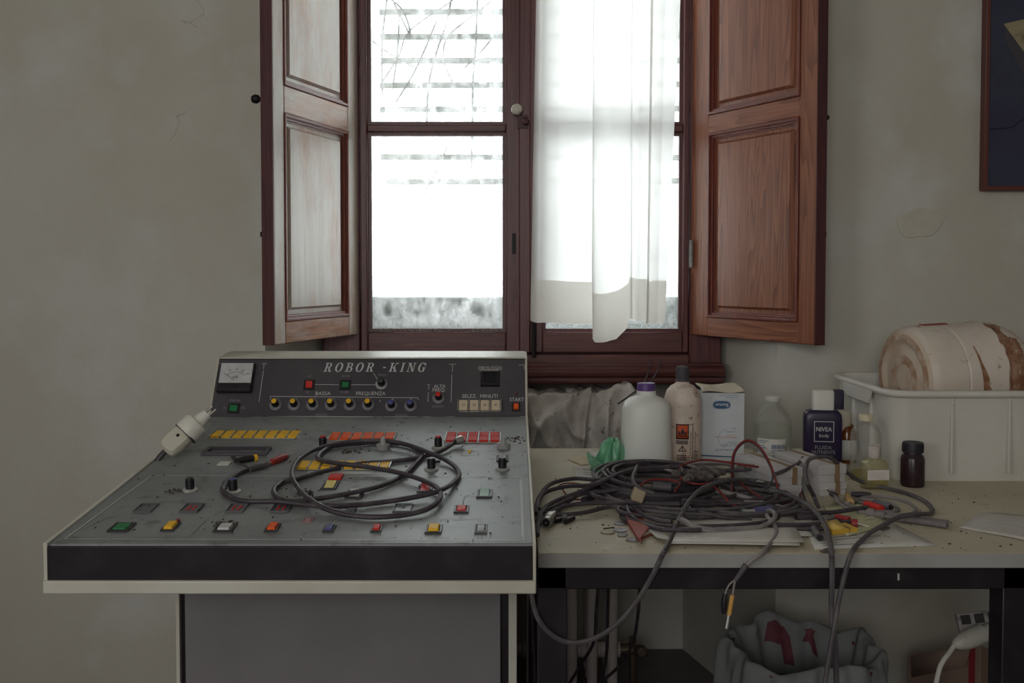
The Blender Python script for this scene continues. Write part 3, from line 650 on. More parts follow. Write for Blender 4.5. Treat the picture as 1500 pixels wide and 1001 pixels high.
def knob(pl, px, py, rbase, h, r0, r1, mat, capm=None, basem=None, hb=.003, label=None):
    T = fr(pl, px, py); n = 18
    prof = [(r0 + .0005, 0), (r0, hb), (r0 * .96, hb + .001), (r1, h - .0015), (r1 * .92, h), (0, h)]
    o = MB().lathe(prof, 18, T).build('knob', mat, con, label=label)
    m = MB()
    for k in range(14):                                         # grip flutes
        a = 2 * math.pi * k / 14; m.box(-.0005, .0005, 0, .0008, hb + .001, h - .003, T @ Matrix.Rotation(a, 4, 'Z') @ Matrix.Translation((0, (r0 + r1) / 2 * .985, 0)))
    m.build('grip_ridges', mat, o)
    MB().lathe([(rbase, 0), (rbase, hb * .6), (rbase * .86, hb), (0, hb)], 22, T).build('base_disc', basem or GREYP, o)
    if capm: MB().lathe([(r1 * .9, 0), (r1 * .9, .0016), (r1 * .75, .0022), (0, .0022)], 16, T @ Matrix.Translation((0, 0, h - .0004))).build('cap', capm, o)
    return o
for x in (404, 431, 458, 485, 512.5, 539.5): knob(F_, x, 593.5, .0135, .020, .0072, .0062, BLACK, YELLOWP, DISC, label='black knob with a yellow cap')
for x in (573.5, 601.5): knob(F_, x, 595, .0135, .020, .0072, .0066, BLACK, BLUEP, DISC, label='black knob with a blue cap')
knob(F_, 642.5, 583.5, .0135, .020, .0072, .0062, BLACK, REDP, DISC, label='black knob with a red cap')
knob(F_, 559, 563, .0135, .020, .0078, .0068, BLACK, M('dark_green_cap', srgb(50, 58, 56), .5), GREYP, label='black knob with a dark cap')
rocker(F_, 445, 461, 557, 571.5, REDP, 'red rocker switch', 1); rocker(F_, 498, 514, 557.5, 571.5, GREENP, 'green rocker switch', -1); rocker(F_, 334, 351, 591.5, 606, GREENP, 'green rocker switch', 1, 'x')
# meter
w, l = dims(F_, 321, 372, 534, 576); Tm = fr(F_, 346.5, 555.5)
MB().box(-w/2, w/2, -l/2, l/2, 0, .010, Tm).build('meter', BLACK, con, bevel=.002, label='panel meter with a white dial')
mo = bpy.data.objects[[o.name for o in con.children if o.name.startswith('meter')][0]] if con.children else None
mo = [o for o in bpy.data.objects if o.name.startswith('meter')][0]
MB().box(-w*.46, w*.46, -l*.2, l*.48, .010, .0105, Tm).build('dial', M('meter_dial', srgb(196, 198, 200), .4, n=(60, srgb(176, 178, 180), .4, .7)), mo)
m = MB()
for k in range(21):
    a = R(140 - k * 5); r0, r1 = w * .33, w * (.36 if k % 5 else .39)
    m.tube([Tm @ Vector((r0 * math.cos(a), -l*.16 + r0 * math.sin(a) * .9, .0107)), Tm @ Vector((r1 * math.cos(a), -l*.16 + r1 * math.sin(a) * .9, .0107))], .00025, 4)
m.tube([Tm @ Vector((w*.33 * math.cos(R(140 - k * 5)), -l*.16 + w*.33 * math.sin(R(140 - k * 5)) * .9, .0107)) for k in range(21)], .0002, 4)
m.text('µA', .010, Tm @ Matrix.Translation((0, .0, .0109)))
for k, s_ in enumerate(('0', '50', '100', '150', '200')): m.text(s_, .0045, Tm @ Matrix.Translation((w*.43 * math.cos(R(140 - k*25)), -l*.16 + w*.43 * math.sin(R(140 - k*25)) * .9, .0109)))
m.build('scale_marks', INK, mo, fix=False)
MB().tube([Tm @ Vector((0, -l*.14, .0112)), Tm @ Vector((-w*.3, l*.12, .0112))], .0003, 4).build('needle', INK, mo)
MB().frustum(-w*.49, w*.49, -l*.49, -l*.24, .010, .0135, .002, Tm).build('meter_skirt', BLACK, mo, bevel=.001)
m = MB().lathe([(.003, 0), (.003, .001), (0, .001)], 12, Tm @ Matrix.Translation((0, -l*.3, .016))); m.build('screw', BLACK, mo)
m = MB(); g = M('clear_cover', (.9, .92, .92), .05, trans=1.0, ior=1.3)
# clock display
w, l = dims(F_, 704, 732, 544, 567); Tm = fr(F_, 718, 555.5)
d = MB().box(-w*.38, w*.38, -l*.36, l*.36, 0, .0015, Tm).build('clock_display', M('display_glass', (.012, .012, .016), .2), con)
MB().ring(-w/2, w/2, -l/2, l/2, w*.14, 0, .006, Tm, m=.002).build('bezel', BLACK, d)
# LED, start
MB().lathe([(.0028, 0), (.0028, .002), (.002, .0035), (0, .004)], 12, fr(F_, 756, 578)).build('indicator_light', M('led_red', srgb(120, 40, 48), .3), con)
square(F_, 750, 762, 590.5, 603, ORANGEP, .007, 'orange start button')
# rows of buttons in a metal rack
def row(pl, x0, x1, y0, y1, n, mat, label, rows=1, skip=(), h=.0055, txt=None):
    w, l = dims(pl, x0, x1, y0, y1); T = fr(pl, (x0 + x1) / 2, (y0 + y1) / 2); st = w / n
    m = MB().box(-w/2, w/2, -l/2, l/2, 0, .0015, T)
    for k in range(n + 1):
        x = -w/2 + st * k; m.box(x - st*.045, x + st*.045, -l/2 - .0008, l/2 + .0008, 0, h * 1.1, T)
    o = m.build('button_rack', CHROME, con, bevel=.0004, label=label)
    for r_ in range(rows):
        ya, yb_ = -l/2 + l * r_ / rows + .0008, -l/2 + l * (r_ + 1) / rows - .0008
        for k in range(n):
            if k in skip: continue
            xa, xb = -w/2 + st * k + st*.10, -w/2 + st * (k + 1) - st*.10
            hh = h * (1 if k != 2 or rows > 1 else .94)
            MB().box(xa, xb, ya, yb_, .001, hh, T).build('button', mat, o, bevel=.0008)
            if txt: MB().text(txt[k], st * .3, T @ Matrix.Translation(((xa + xb) / 2, 0, hh + .0003))).build('digits', INK, o, smooth=0, fix=False)
    return o
row(F_, 671, 734, 588, 604, 4, M('cream_buttons', srgb(200, 184, 160), .45), 'row of four cream minute buttons', txt=('10', '20', '30', '40'), h=.009)
row(D_, 311, 439, 634.5, 643, 8, YELLOWP, 'rear row of eight yellow buttons'); row(D_, 483, 579, 637, 646, 6, ORANGEP, 'row of six orange buttons')
row(D_, 653, 733, 636.5, 649, 5, REDP, 'double row of red buttons', rows=2); row(D_, 437, 572, 679, 689, 8, YELLOWP, 'middle row of eight yellow buttons')
# flat black slide frame
w, l = dims(D_, 301, 396, 658, 667.5); Tm = fr(D_, 347, 663)
MB().ring(-w/2, w/2, -l/2, l/2, .008, 0, .006, Tm, m=.001).build('slide_frame', M('slide_black', srgb(58, 54, 62), .45), con, bevel=.0008, label='empty black slot frame')
w, l = dims(D_, 320, 337, 676.5, 682); MB().box(-w/2, w/2, -l/2, l/2, 0, .0008, fr(D_, 328.5, 679.5)).build('paper_tag', WHITEP, con, label='small white paper tag')
WB = M('knob_base_white', srgb(176, 176, 170), .5, n=(60, srgb(140, 138, 134), .45, .7))
for x, y, cap in ((278.5, 719, None), (341.5, 721, BLUEP), (473, 656.5, REDP), (642, 656.5, REDP), (632, 688.5, None), (736, 688, None)):
    knob(D_, x, y, .0125, .0215, .0070, .0058, BLACK, cap, WB if x != 632 and x != 736 else GREYP, hb=.0035, label='tall black knob with a %s cap' % ('blue' if cap is BLUEP else 'red') if cap else 'tall black knob')
for x, y in ((561.5, 657.5), (737.5, 656.5)):
    T = fr(D_, x, y); o = MB().lathe([(.0125, 0), (.0130, .008), (.0115, .0095), (.006, .011), (.0045, .020), (.0035, .021), (0, .021)], 20, T).build('knob', GREYP, con, label='grey bell-shaped knob')
    MB().box(-.0006, .0006, -.011, -.004, .0097, .0112, T).build('pointer_mark', PRINT, o)
def flatframe(x0, x1, y0, y1, kind):
    w, l = dims(D_, x0, x1, y0, y1); T = fr(D_, (x0 + x1) / 2, (y0 + y1) / 2)
    o = MB().box(-w/2 + .0015, w/2 - .0015, -l/2 + .0015, l/2 - .0015, 0, .0012, T).build('display_window', M('window_grey', srgb(90, 92, 96), .35) if not bpy.data.materials.get('window_grey') else bpy.data.materials['window_grey'], con)
    MB().ring(-w/2, w/2, -l/2, l/2, .0022, 0, .003, T, m=.0004).build('frame', DGREY, o)
    if kind == 'red':
        for s in (-1, 1): MB().box(s * w*.15 - .0012, s * w*.15 + .0012, -l*.28, l*.28, .0012, .0022, T).build('red_bar', REDP, o)
    else: MB().lathe([(.003, 0), (.002, .003), (0, .0035)], 10, T @ Matrix.Translation((0, l*.15, .001))).build('dimple', DGREY, o)
for x, k in ((214, ''), (281, 'red'), (347, 'red'), (412, 'red'), (509, ''), (590, '')): flatframe(x - 13.5, x + 13.5, 740, 751.5, k)
WK = M('white_button', srgb(190, 190, 188), .4); PG = M('pale_green_plastic', srgb(120, 156, 138), .4)
square(D_, 163, 194, 768, 779.5, GREENP, .004, 'large green button'); square(D_, 240, 260, 767.5, 778.5, YELLOWP, .006, 'yellow button'); square(D_, 316, 344, 769, 780, WK, .005, 'white button')
square(D_, 390, 409, 769, 779.5, ORANGEP, .006, 'orange button'); square(D_, 474, 491, 771, 780, BLUEP, .005, 'blue button'); square(D_, 544, 560, 771, 780, REDP, .005, 'small red button')
square(D_, 623, 648, 770.5, 782, YELLOWP, .006, 'wide yellow button'); square(D_, 695, 714, 770, 782, GREYP, .003, 'grey button', fmat=DGREY)
square(D_, 665, 687, 742, 752, REDP, .004, 'wide red button'); square(D_, 443, 459, 759.5, 766.5, PINKP, .0012, 'faded pink button', ftall=.0008, fmat=PINKP)
MB().box(-.011, .011, -.013, .013, 0, .0045, fr(D_, 492, 700.5)).build('push_button', REDP, con, bevel=.0008, label='flat red button')
rocker(D_, 472, 495, 707.5, 718, M('pale_yellow_plastic', srgb(214, 196, 110), .4), 'pale yellow rocker switch'); rocker(D_, 507, 532, 720, 731, WK, 'white rocker switch'); rocker(D_, 612, 634, 711, 722, M('pink_red_plastic', srgb(196, 84, 84), .4), 'faded red rocker switch')
rocker(D_, 698, 721, 719, 730, PG, 'pale green rocker switch'); rocker(D_, 727, 745, 669, 677, GREYP, 'grey rocker switch'); rocker(D_, 631, 646, 670, 677.5, GREYP, 'grey rocker switch')
for x, y in ((261, 764.5), (688, 663)): MB().lathe([(.0028, 0), (.0028, .003), (.002, .0045), (0, .005)], 10, fr(D_, x, y)).build('indicator_light', M('led_dark_red', srgb(130, 36, 48), .3) if x < 300 else YELLOWP, con)

# --- things lying on the console
def deckpath(pts, r, hs=None):
    out = []
    for i, q_ in enumerate(pts):
        h = q_[2] if len(q_) > 2 else 0
        out.append(atP(q_[0], q_[1], P0 + NN * (r + h), NN))
    return spline(out, .008)
z4 = lambda a: [(420 + x[0] * .2468, 620 + x[1] * .2468) + tuple(x[2:]) for x in a]
z3 = lambda a: [(60 + x[0] * .2468, 620 + x[1] * .2468) + tuple(x[2:]) for x in a]
cab = thing('patch_lead', 'long black lead coiled over the console desk with red and yellow-ended probes', 'cable', tuple(pt(D_, 500, 720)))
CR = .0042
path = z4([(1005,108,.006),(960,140,.004),(900,172,.002),(800,202),(620,228),(450,240),(300,268),(150,304),(30,340)]) + [(415,705.5),(402,716),(403,726),(415,733,.001)] + \
       z4([(40,468,.001),(200,447,.0015),(400,412,.0015),(560,372,.001),(690,312,.001),(765,240,.001),(802,185,.001),(720,132,.001),(560,114,.001),(330,130,.001),(235,155,.001),(182,205,.003),(230,228,.006),(330,242,.008),(500,264,.007),(700,304,.007),(860,364,.005),(912,415,.006),(900,462,.005),(830,512,.003),(700,545,.001),(520,558,.001),(350,543,.001),(220,503,.006),(130,448,.008),(70,388,.004),(32,320,.008),(42,258,.006),(85,205,.004),(180,153,.004),(330,118,.006),(480,106,.007),(600,106,.009),(720,130,.008),(860,182,.007),(965,232,.003),(1022,292,.001),(1002,342,.001),(920,396,.008),(800,432,.004),(600,466,.001),(400,488,.002),(240,493,.006),(100,484,.003)]) + \
       z3([(1400,466,.003),(1240,466),(1150,452),(1090,418),(1080,385),(1105,345),(1165,302),(1250,268),(1310,250)])
MB().tube(deckpath(path, CR), CR, 8).build('sheath', RUBBER, cab)
MB().tube(deckpath(z3([(1240,272,.001),(1345,243,.001)]), .0055), .0055, 8).build('sleeve', RUBBER2, cab)
MB().tube(deckpath(z3([(1340,245,.002),(1375,230,.002)]), .0025), .0026, 6).build('bare_wire', M('pale_wire', srgb(180, 160, 148), .5), cab)
a = deckpath(z3([(1370,232),(1400,220),(1440,203),(1458,196)]), .0055)
MB().tube(a, lambda t: .0052 + .0018 * math.sin(3.0 * t + .3), 12).build('probe_grip', M('red_rubber_grip', srgb(150, 50, 44), .45, n=(60, srgb(116, 42, 40), .5, .7)), cab, label='red probe grip')
MB().tube(deckpath(z3([(1450,200,.003),(1478,187,.003)]), .002), .0015, 6).build('probe_tip', CHROME, cab)
MB().tube(deckpath(z3([(1255,268,.002),(1200,252,.002),(1155,225,.002),(1132,204,.003),(1145,199,.006),(1165,215,.004),(1180,224,.003)]), .002), .0019, 6).build('branch_wire', RUBBER, cab)
a = deckpath(z3([(1150,226),(1200,217),(1265,208)]), .0055)
MB().tube(a, lambda t: .0038 + .0022 * min(1, t * 2), 12).build('probe_grip', BLACK, cab)
MB().tube(deckpath(z3([(1264,209),(1281,206)]), .0058), .0066, 12).build('yellow_collar', YELLOWP, cab, label='yellow probe collar')
a = deckpath(z4([(1000,112,.004),(1040,98,.006)]), .0075); MB().tube(a, lambda t: .0058 + .0024 * (t > .35), 12).build('metal_plug', CHROME, cab, label='metal screw plug')

# mains plug and adapter lying on the left rim
ad = thing('mains_plug', 'white mains plug with a round adaptor lying on the console\'s left rim', 'plug', tuple(pt(D_, 275, 655)))
WA = M('aged_white_plastic', srgb(216, 214, 206), .4, n=(30, srgb(196, 192, 180), .5, .8)); BE = M('beige_plastic', srgb(192, 188, 174), .45, n=(30, srgb(166, 160, 146), .5, .8))
e1 = Vector((.66, .38, .64)).normalized(); n1 = Vector((-.12, -.86, .48)); n1 = (n1 - e1 * n1.dot(e1)).normalized(); e2 = n1.cross(e1)
TA = Matrix(((e1.x, e2.x, n1.x, 0), (e1.y, e2.y, n1.y, 0), (e1.z, e2.z, n1.z, 0), (0, 0, 0, 1)))
c = pt(D_, 267, 666) + n1 * .024 + Vector((0, 0, .016))
MB().loft([(.024,.018,-.011,.55),(.029,.021,-.004,.45),(.029,.021,.006,.45),(.024,.017,.013,.5)], 24, Matrix.Translation(c) @ TA).build('plug_body', BE, ad, bevel=.001, label='flat beige plug body')
MB().lathe([(.0032, 0), (.0032, .0012), (0, .0012)], 10, Matrix.Translation(c) @ TA @ Matrix.Translation((.006, 0, .0125))).build('screw', IRON, ad)
MB().tube([c + e1 * .018 + (e2 * math.cos(k * .35) * .024 + n1 * math.sin(k * .35) * .018) for k in range(18)], .0022, 6, closed=True).build('strap', RUBBER, ad)
T2 = Matrix.Translation(c + e1 * .022) @ TA @ Matrix.Rotation(R(90), 4, 'Y')
MB().lathe([(.016,-.006),(.0235,-.004),(.0245,.004),(.0240,.020),(.021,.024),(.014,.025),(.012,.036),(.0095,.048),(0,.049)], 26, T2).build('adaptor', WA, ad, label='white round adaptor')
for s in (-1, 1): MB().tube([T2 @ Vector((0, s * .005, .048)), T2 @ Vector((0, s * .005, .064))], .0022, 8).build('pin', CHROME, ad)
a = [c - e1 * .026, c - e1 * .036, c - e1 * .046 - Vector((.002,0,.006)), c - e1 * .048 - Vector((.012,0,.030)), c - e1 * .04 - Vector((.02,-.01,.09))]
MB().tube(spline(a, .004), .0055, 8).build('flex', RUBBER, ad)
# crumbs on the desk
m = MB(); lr = random.Random(11)
for k in range(230):
    px, py = lr.uniform(130, 770), lr.uniform(622, 792)
    if px < 310 - (py - 618) * 1.33: continue
    T = fr(D_, px, py, .0006) @ Matrix.Rotation(lr.uniform(0, 6), 4, 'Z'); s = lr.choice((.0004, .0005, .0007, .0012)); m.box(-s, s * lr.uniform(1, 2.5), -s * .6, s * .6, -.0005, s * .7, T)
for cx_, cy_, n_ in ((446,723,60), (330,768,60), (430,634,24), (752,644,26), (404,746,0), (513,662,40), (255,720,22)):
    for k in range(n_):
        T = fr(D_, lr.gauss(cx_, 9), lr.gauss(cy_, 2), .0006) @ Matrix.Rotation(lr.uniform(0, 6), 4, 'Z'); s = lr.uniform(.0006, .0013); m.box(-s * 2, s * 2, -s * .5, s * .5, -.0005, s, T)
tag(m.build('desk_crumbs', M('brown_dirt', srgb(70, 60, 54), .9), smooth=0), 'dark crumbs of dirt scattered over the console desk', 'dirt', kind='stuff')
# ------------------------------------------------------------------ radiator, rag, pipes
RADP = M('radiator_paint', srgb(206, 198, 198), .5, n=(8, srgb(180, 170, 168), .4, .75), bump=(60, .15))
YRD = 2.63; rad = thing('radiator', 'old cast-iron column radiator in the niche under the window', 'radiator', (0, YRD + .05, 0))
xr = lambda px: atY(px, 930, YRD).x
zrt = atY(850, 590, YRD).z; zrb = .065; pitch = xr(867) - xr(837.5)
def section(x):
    o = MB()
    for dy in (0, .06, .12):
        o.tube(spline([(x, YRD + dy, zrb), (x, YRD + dy, zrb + .02), (x, YRD + dy, zrt - .03), (x, YRD + dy, zrt)], .2), lambda t: .0140, 12)
        o.ball((x, YRD + dy, zrb), .0135, 10, (1, 1, 1.2)); o.ball((x, YRD + dy, zrt), .0135, 10, (1, 1, .9))
    for zz in (zrb + .045, zrt - .045):
        o.tube([(x - pitch/2, YRD + .06, zz), (x + pitch/2, YRD + .06, zz)], .022, 12)
        o.box(x - .011, x + .011, YRD, YRD + .12, zz - .03, zz + .03)
    return o.build('column', RADP, rad, bevel=.002)
xs = [xr(897) - i * pitch for i in range(13)]
sec = [section(x) for x in xs]
vx = xs[0] + .032
MB().tube([(vx - .02, YRD + .06, zrb + .045), (vx + .03, YRD + .06, zrb + .045)], .016, 12).tube([(vx + .03, YRD + .06, zrb + .08), (vx + .03, YRD + .06, 0.0)], .010, 10).lathe([(.013, 0), (.016, .004), (.016, .022), (.012, .027), (0, .027)], 14, Matrix.Translation((vx + .052, YRD + .06, zrb + .045)) @ Matrix.Rotation(R(90), 4, 'X')).build('valve', M('tarnished_brass', srgb(110, 96, 84), .45, .6), rad, bevel=.001)

RAG = M('dirty_rag', srgb(198, 194, 190), .9, n=(9, srgb(172, 164, 158), .4, .7), bump=(90, .3), marks=((30, srgb(90, 78, 68), .60, .72, (1, 1, 1)), (130, srgb(60, 52, 46), .66, .72, (1, 1, 1)), (4, srgb(120, 108, 98), .58, .8, (1, 1, 1))))
from mathutils import noise as mnoise
def ragf(u, v):
    X0, X1 = atY(752, 600, 2.58).x, atY(934, 600, 2.58).x
    x = X0 + (X1 - X0) * u
    nz = lambda a, b, c=0: mnoise.noise(Vector((a, b, c)))
    f1 = 1 - abs(math.sin(math.pi * (4.2*u + 1.5*v + .7*nz(u*3, v*2))))**.7; f2 = 1 - abs(math.sin(math.pi * (3.4*u - 2.1*v + .6*nz(u*3 + 7, v*3) + .3)))**.7; f3 = nz(u*9, v*7, 3)
    top = zrt + .022 + .016*u + .022*nz(u*5, 0, 5) + .014*nz(u*13, 0, 8)
    if v < .28:
        k = v/.28; y = 2.76 - .15*k; z = top - .004*math.cos(k*3) + .016*(f1 - .5) + .010*f3
    else:
        k = (v - .28)/.72; amp = min(1, k*2.4 + .25)
        y = 2.612 - .022*math.sin(min(1, k*3)*1.57) - (.046*f1 + .034*f2)*amp + .014*f3 - .008*abs(nz(u*22, v*12, 21))
        z = top - .30*k*(1 - .2*(1 - u)) + .016*(f1 - .5)*(1 - k) - .012*f3
    return (x + .024*nz(u*4, v*4, 11)*v + .008*(f1 - f2)*v, min(y, 2.612) if v >= .28 else y, z)
rg = MB().grid(ragf, 120, 60).build('dirty_rag', RAG, smooth=180, thick=.002, fix=False)
tag(rg, 'crumpled dirty off-white cloth draped over the radiator below the window sill', 'cloth')
# two thin wires coming down from the sill
for i, (pts, lab) in enumerate((([(953,527,2.62),(949,548,2.60),(938,567,2.57),(922,580,2.54),(905,592,2.53)], 'thin black wire dropping from the sill, the left one of two behind the white bottle'), ([(967,527,2.62),(962,546,2.60),(950,562,2.57),(936,577,2.54),(918,590,2.53)], 'thin black wire dropping from the sill, the right one of two behind the white bottle'))):
    tag(MB().tube(spline([atY(*p) for p in pts], .01), .0022, 6).build('sill_wire', RUBBER), lab, 'wire')

# ------------------------------------------------------------------ table
tf, tb = onT(1000, 811), onT(1000, 657); TY0, TY1 = tf.y, tb.y; TX0 = onT(788.5, 811).x; TX1 = 1.30
TOPM = M('cream_laminate', srgb(188, 180, 160), .5, n=(3, srgb(172, 162, 140), .35, .7), spec=.4, marks=((30, srgb(138, 124, 100), .62, .76, (1, 1, 1)), (190, srgb(96, 84, 70), .72, .77, (1, 1, 1)), (12, srgb(196, 190, 176), .6, .75, (1, 1, 1))))
tb_ = thing('work_table', 'long table with cream laminate top on a black steel frame', 'table', ((TX0 + TX1) / 2, (TY0 + TY1) / 2, 0))
MB().box(TX0, TX1, TY0 + .001, TY1, TZ - .022, TZ).build('table_top', TOPM, tb_, bevel=.0006)
MB().box(TX0, TX1, TY0 - .001, TY0 + .0015, TZ - .0215, TZ - .0008).build('edge_strip', M('grey_edging', srgb(156, 156, 154), .5, n=(12, srgb(146, 144, 140), .4, .7), marks=((50, srgb(110, 90, 60), .74, .78, (1, 1, 1)),)), tb_)
za = atY(1100, 862, TY0 + .02).z
MB().box(TX0, TX1, TY0 + .014, TY0 + .044, za, TZ - .022).box(TX0, TX1, TY1 - .044, TY1 - .014, za, TZ - .022).box(TX0 + .005, TX0 + .035, TY0 + .02, TY1 - .02, za, TZ - .022).build('apron_frame', BLACKM, tb_, bevel=.002)
lw = atY(830, 930, TY0 + .02).x - TX0
for x0 in (TX0, atY(1465, 930, TY0 + .02).x, TX1 - lw):
    for y0 in ((TY0 + .014,) if .3 < x0 < 1 else (TY0 + .014, TY1 - .014 - lw)):
        MB().box(x0, x0 + lw, y0, y0 + lw, 0, TZ - .022).build('leg', BLACKM, tb_, bevel=.002)
p = atY(1317, 846, TY0 + .01); MB().tube([(p.x, TY0 + .012, p.z - .005), (p.x, TY0 + .012, p.z + .005)], .0018, 6).build('bolt', M('bare_steel', (.55, .5, .48), .4, .5), tb_)

# ------------------------------------------------------------------ bottles, boxes on the table
def place(px, py):                                             # base centre and metres per pixel there
    p = onT(px, py); return p, p.y / F
def lath(t, prof, s, name, mat, n=28, label=None, thick=0, smooth=45):
    return MB().lathe([(r * s, z * s) for r, z in prof], n).build(name, mat, t, local=True, label=label, smooth=smooth)
MILK = M('translucent_white_plastic', srgb(218, 220, 216), .4, sss=.25); 
# white bottle
p, s = place(946, 690); t = thing('plastic_bottle', 'white translucent plastic bottle with a violet cap', 'bottle', p)
MB().loft([(36*s,33*s,0,.85),(38*s,35*s,3*s,.85),(36.5*s,34*s,60*s,.85),(34.8*s,33*s,94*s,.82),(32.5*s,31*s,101*s,.84),(26*s,25*s,107*s,.92),(17*s,17*s,110.5*s,1),(14*s,14*s,113*s,1),(14*s,14*s,119*s,1)], 36).build('body', MILK, t, local=True, smooth=50)
MB().lathe([(13.5*s,115*s),(13.5*s,128*s),(12.5*s,130*s),(0,130.5*s)], 28).build('cap', M('violet_cap', srgb(88, 58, 122), .45), t, local=True, label='violet screw cap')
MB().loft([(14.8*s,14.8*s,112*s,1),(14.8*s,14.8*s,113.6*s,1)], 28).build('neck_ring', MILK, t, local=True)
PAPER = M('label_paper', srgb(206, 204, 200), .7, n=(30, srgb(184, 180, 172), .5, .8)); BLUEINK = M('blue_ink', srgb(60, 80, 130), .6)
def cyl_label(t, r, z0, z1, a0, a1, mat, name='label_sheet', off=.0006, sq=None, n=14):
    def fn(u, v):
        a = R(a0 + (a1 - a0) * u); return ((r + off) * math.sin(a), -(r + off) * math.cos(a), z0 + (z1 - z0) * v)
    return MB().grid(fn, n, 1).build(name, mat, t, local=True, fix=False, smooth=180, thick=.0004)
def cyl_text(t, items, r, mat, name='lettering', off=.0012, parent=None):
    m = MB()
    for txt, a, z, size, rot in items:
        k = MB().text(txt, size, Matrix.Rotation(R(rot), 4, 'Z'))
        m.add([((r + off) * math.sin(x / r + R(a)), -(r + off) * math.cos(x / r + R(a)), z + y) for x, y, _ in k.v], k.f)
    return m.build(name, mat, t, local=True, smooth=0, fix=False)
def rline(m, r, a0, a1, z0, z1, off=.0010):
    n = max(1, int(abs(a1 - a0) / 6)); 
    m.grid(lambda u, v: ((r + off) * math.sin(R(a0 + (a1 - a0) * u)), -(r + off) * math.cos(R(a0 + (a1 - a0) * u)), z0 + (z1 - z0) * v), n, 1)
cyl_label(t, 35.6*s, 22*s, 55*s, -72, -34, M('faded_label', srgb(190, 190, 192), .7))
m = MB()
for k, (zz, a1) in enumerate(((50,-40),(46,-38),(42,-50),(38,-42),(35,-44))): rline(m, 35.6*s, -70, a1, zz*s, (zz + 1)*s, .0014)
m.build('printed_lines', PRINTD, t, local=True, smooth=0, fix=False)
# pink alcohol bottle
PINKB = M('pink_stained_plastic', srgb(212, 198, 188), .45, sss=.2, n=(9, srgb(204, 178, 164), .4, .7), marks=((22, srgb(132, 92, 74), .55, .72, (1, 1, 1)), (90, srgb(88, 64, 54), .61, .70, (1, 1, 1))))
p, s = place(999, 679); t = thing('alcohol_bottle', 'stained pink bottle with a black cap and an orange flame label', 'bottle', p)
lath(t, [(26,0),(27.5,3),(27.5,72),(27,73),(27.6,75),(27,77),(27.6,79),(27,81),(27.6,83),(27,85),(27.6,87),(26.6,96),(23,108),(17,115),(11.5,118),(10,119.5),(10,124)], s, 'body', PINKB, 32)
lath(t, [(10.8,121.5),(10.8,123.5),(9.8,124),(10,140),(9,142.5),(5,144),(0,144.3)], s, 'cap', M('grey_black_cap', srgb(62, 58, 66), .6, n=(40, srgb(110, 106, 104), .55, .8)), 22, 'dusty dark cap')
rb = 27.5 * s
OR = M('hazard_orange', srgb(206, 92, 52), .5); INKB = M('brown_black_ink', srgb(52, 38, 44), .6)
cyl_label(t, rb, 40*s, 62*s, -28, 10, INKB, 'hazard_frame', .0006); cyl_label(t, rb, 42*s, 60.5*s, -24.5, 7, OR, 'hazard_sign', .0011)
m = MB(); fl = [(.02,1.0),(.12,.70),(.22,.48),(.27,.22),(.14,0),(.05,.16),(-.05,.16),(-.14,0),(-.27,.22),(-.22,.48),(-.10,.66)]
fs = 11 * s; ang = -8.5
def wrapf(pts, cz): return [((rb + .0021) * math.sin(R(ang) + x * fs / rb), -(rb + .0021) * math.cos(R(ang) + x * fs / rb), cz + y * fs) for x, y in pts]
cvs = wrapf([(0, .35)], 46*s) + wrapf(fl, 46*s); m.add(cvs, [(0, i, i % 11 + 1) for i in range(1, 12)])
for sx in (-1, 1): m.add(wrapf([(sx*.50,.62),(sx*.31,.36),(sx*.33,.12),(sx*.24,-.02),(sx*.44,.02),(sx*.54,.26)], 46*s), [(0,1,2,3,4,5)]); rline(m, rb, -20, 3, 44*s, 44.7*s, .002); rline(m, rb, -20, 3, 45.1*s, 45.6*s, .002)
m.build('flame_sign', INKB, t, local=True, smooth=0, fix=False)
m = MB()
for zz in (37, 35, 33): rline(m, rb, -28, 8, zz*s, (zz + 1.3)*s)
for zz in (16, 13.5, 11, 9): rline(m, rb, -26, 3, zz*s, (zz + 1.2)*s)
rline(m, rb, 22, 24, 7*s, 62*s); rline(m, rb, -28, 24, 6.4*s, 7.3*s); rline(m, rb, 10, 24, 61.3*s, 62*s)
for a_, w_ in ((-12, 10), (-12, 8)):
    pass
tri = wrapf([(-.5, -2.1), (.45, -2.1), (0, -1.35)], 46*s); 
for i in range(3):
    m.tube([Vector(tri[i]), Vector(tri[(i + 1) % 3])], .0008, 4)
m.tube([Vector(wrapf([(-.02, -1.4)], 46*s)[0]), Vector(wrapf([(-.02, -2.1)], 46*s)[0])], .0008, 4)
for k in range(9): rline(m, rb, 30 + (k % 2), 33, (22 + k*3.2)*s, (24 + k*3.2)*s)
for a0, a1, z0, z1 in ((29,44,11,12),(29,44,21,22),(29,31,11,22),(42.5,44,11,22),(34,39,14,16),(35,38,16,19)): rline(m, rb, a0, a1, z0*s, z1*s)
m.build('printed_marks', INKB, t, local=True, smooth=0, fix=False)
cyl_text(t, [('FACILMENTE INFIAMMABILE', 16, 34*s, 2.9*s, 90)], rb, INKB)
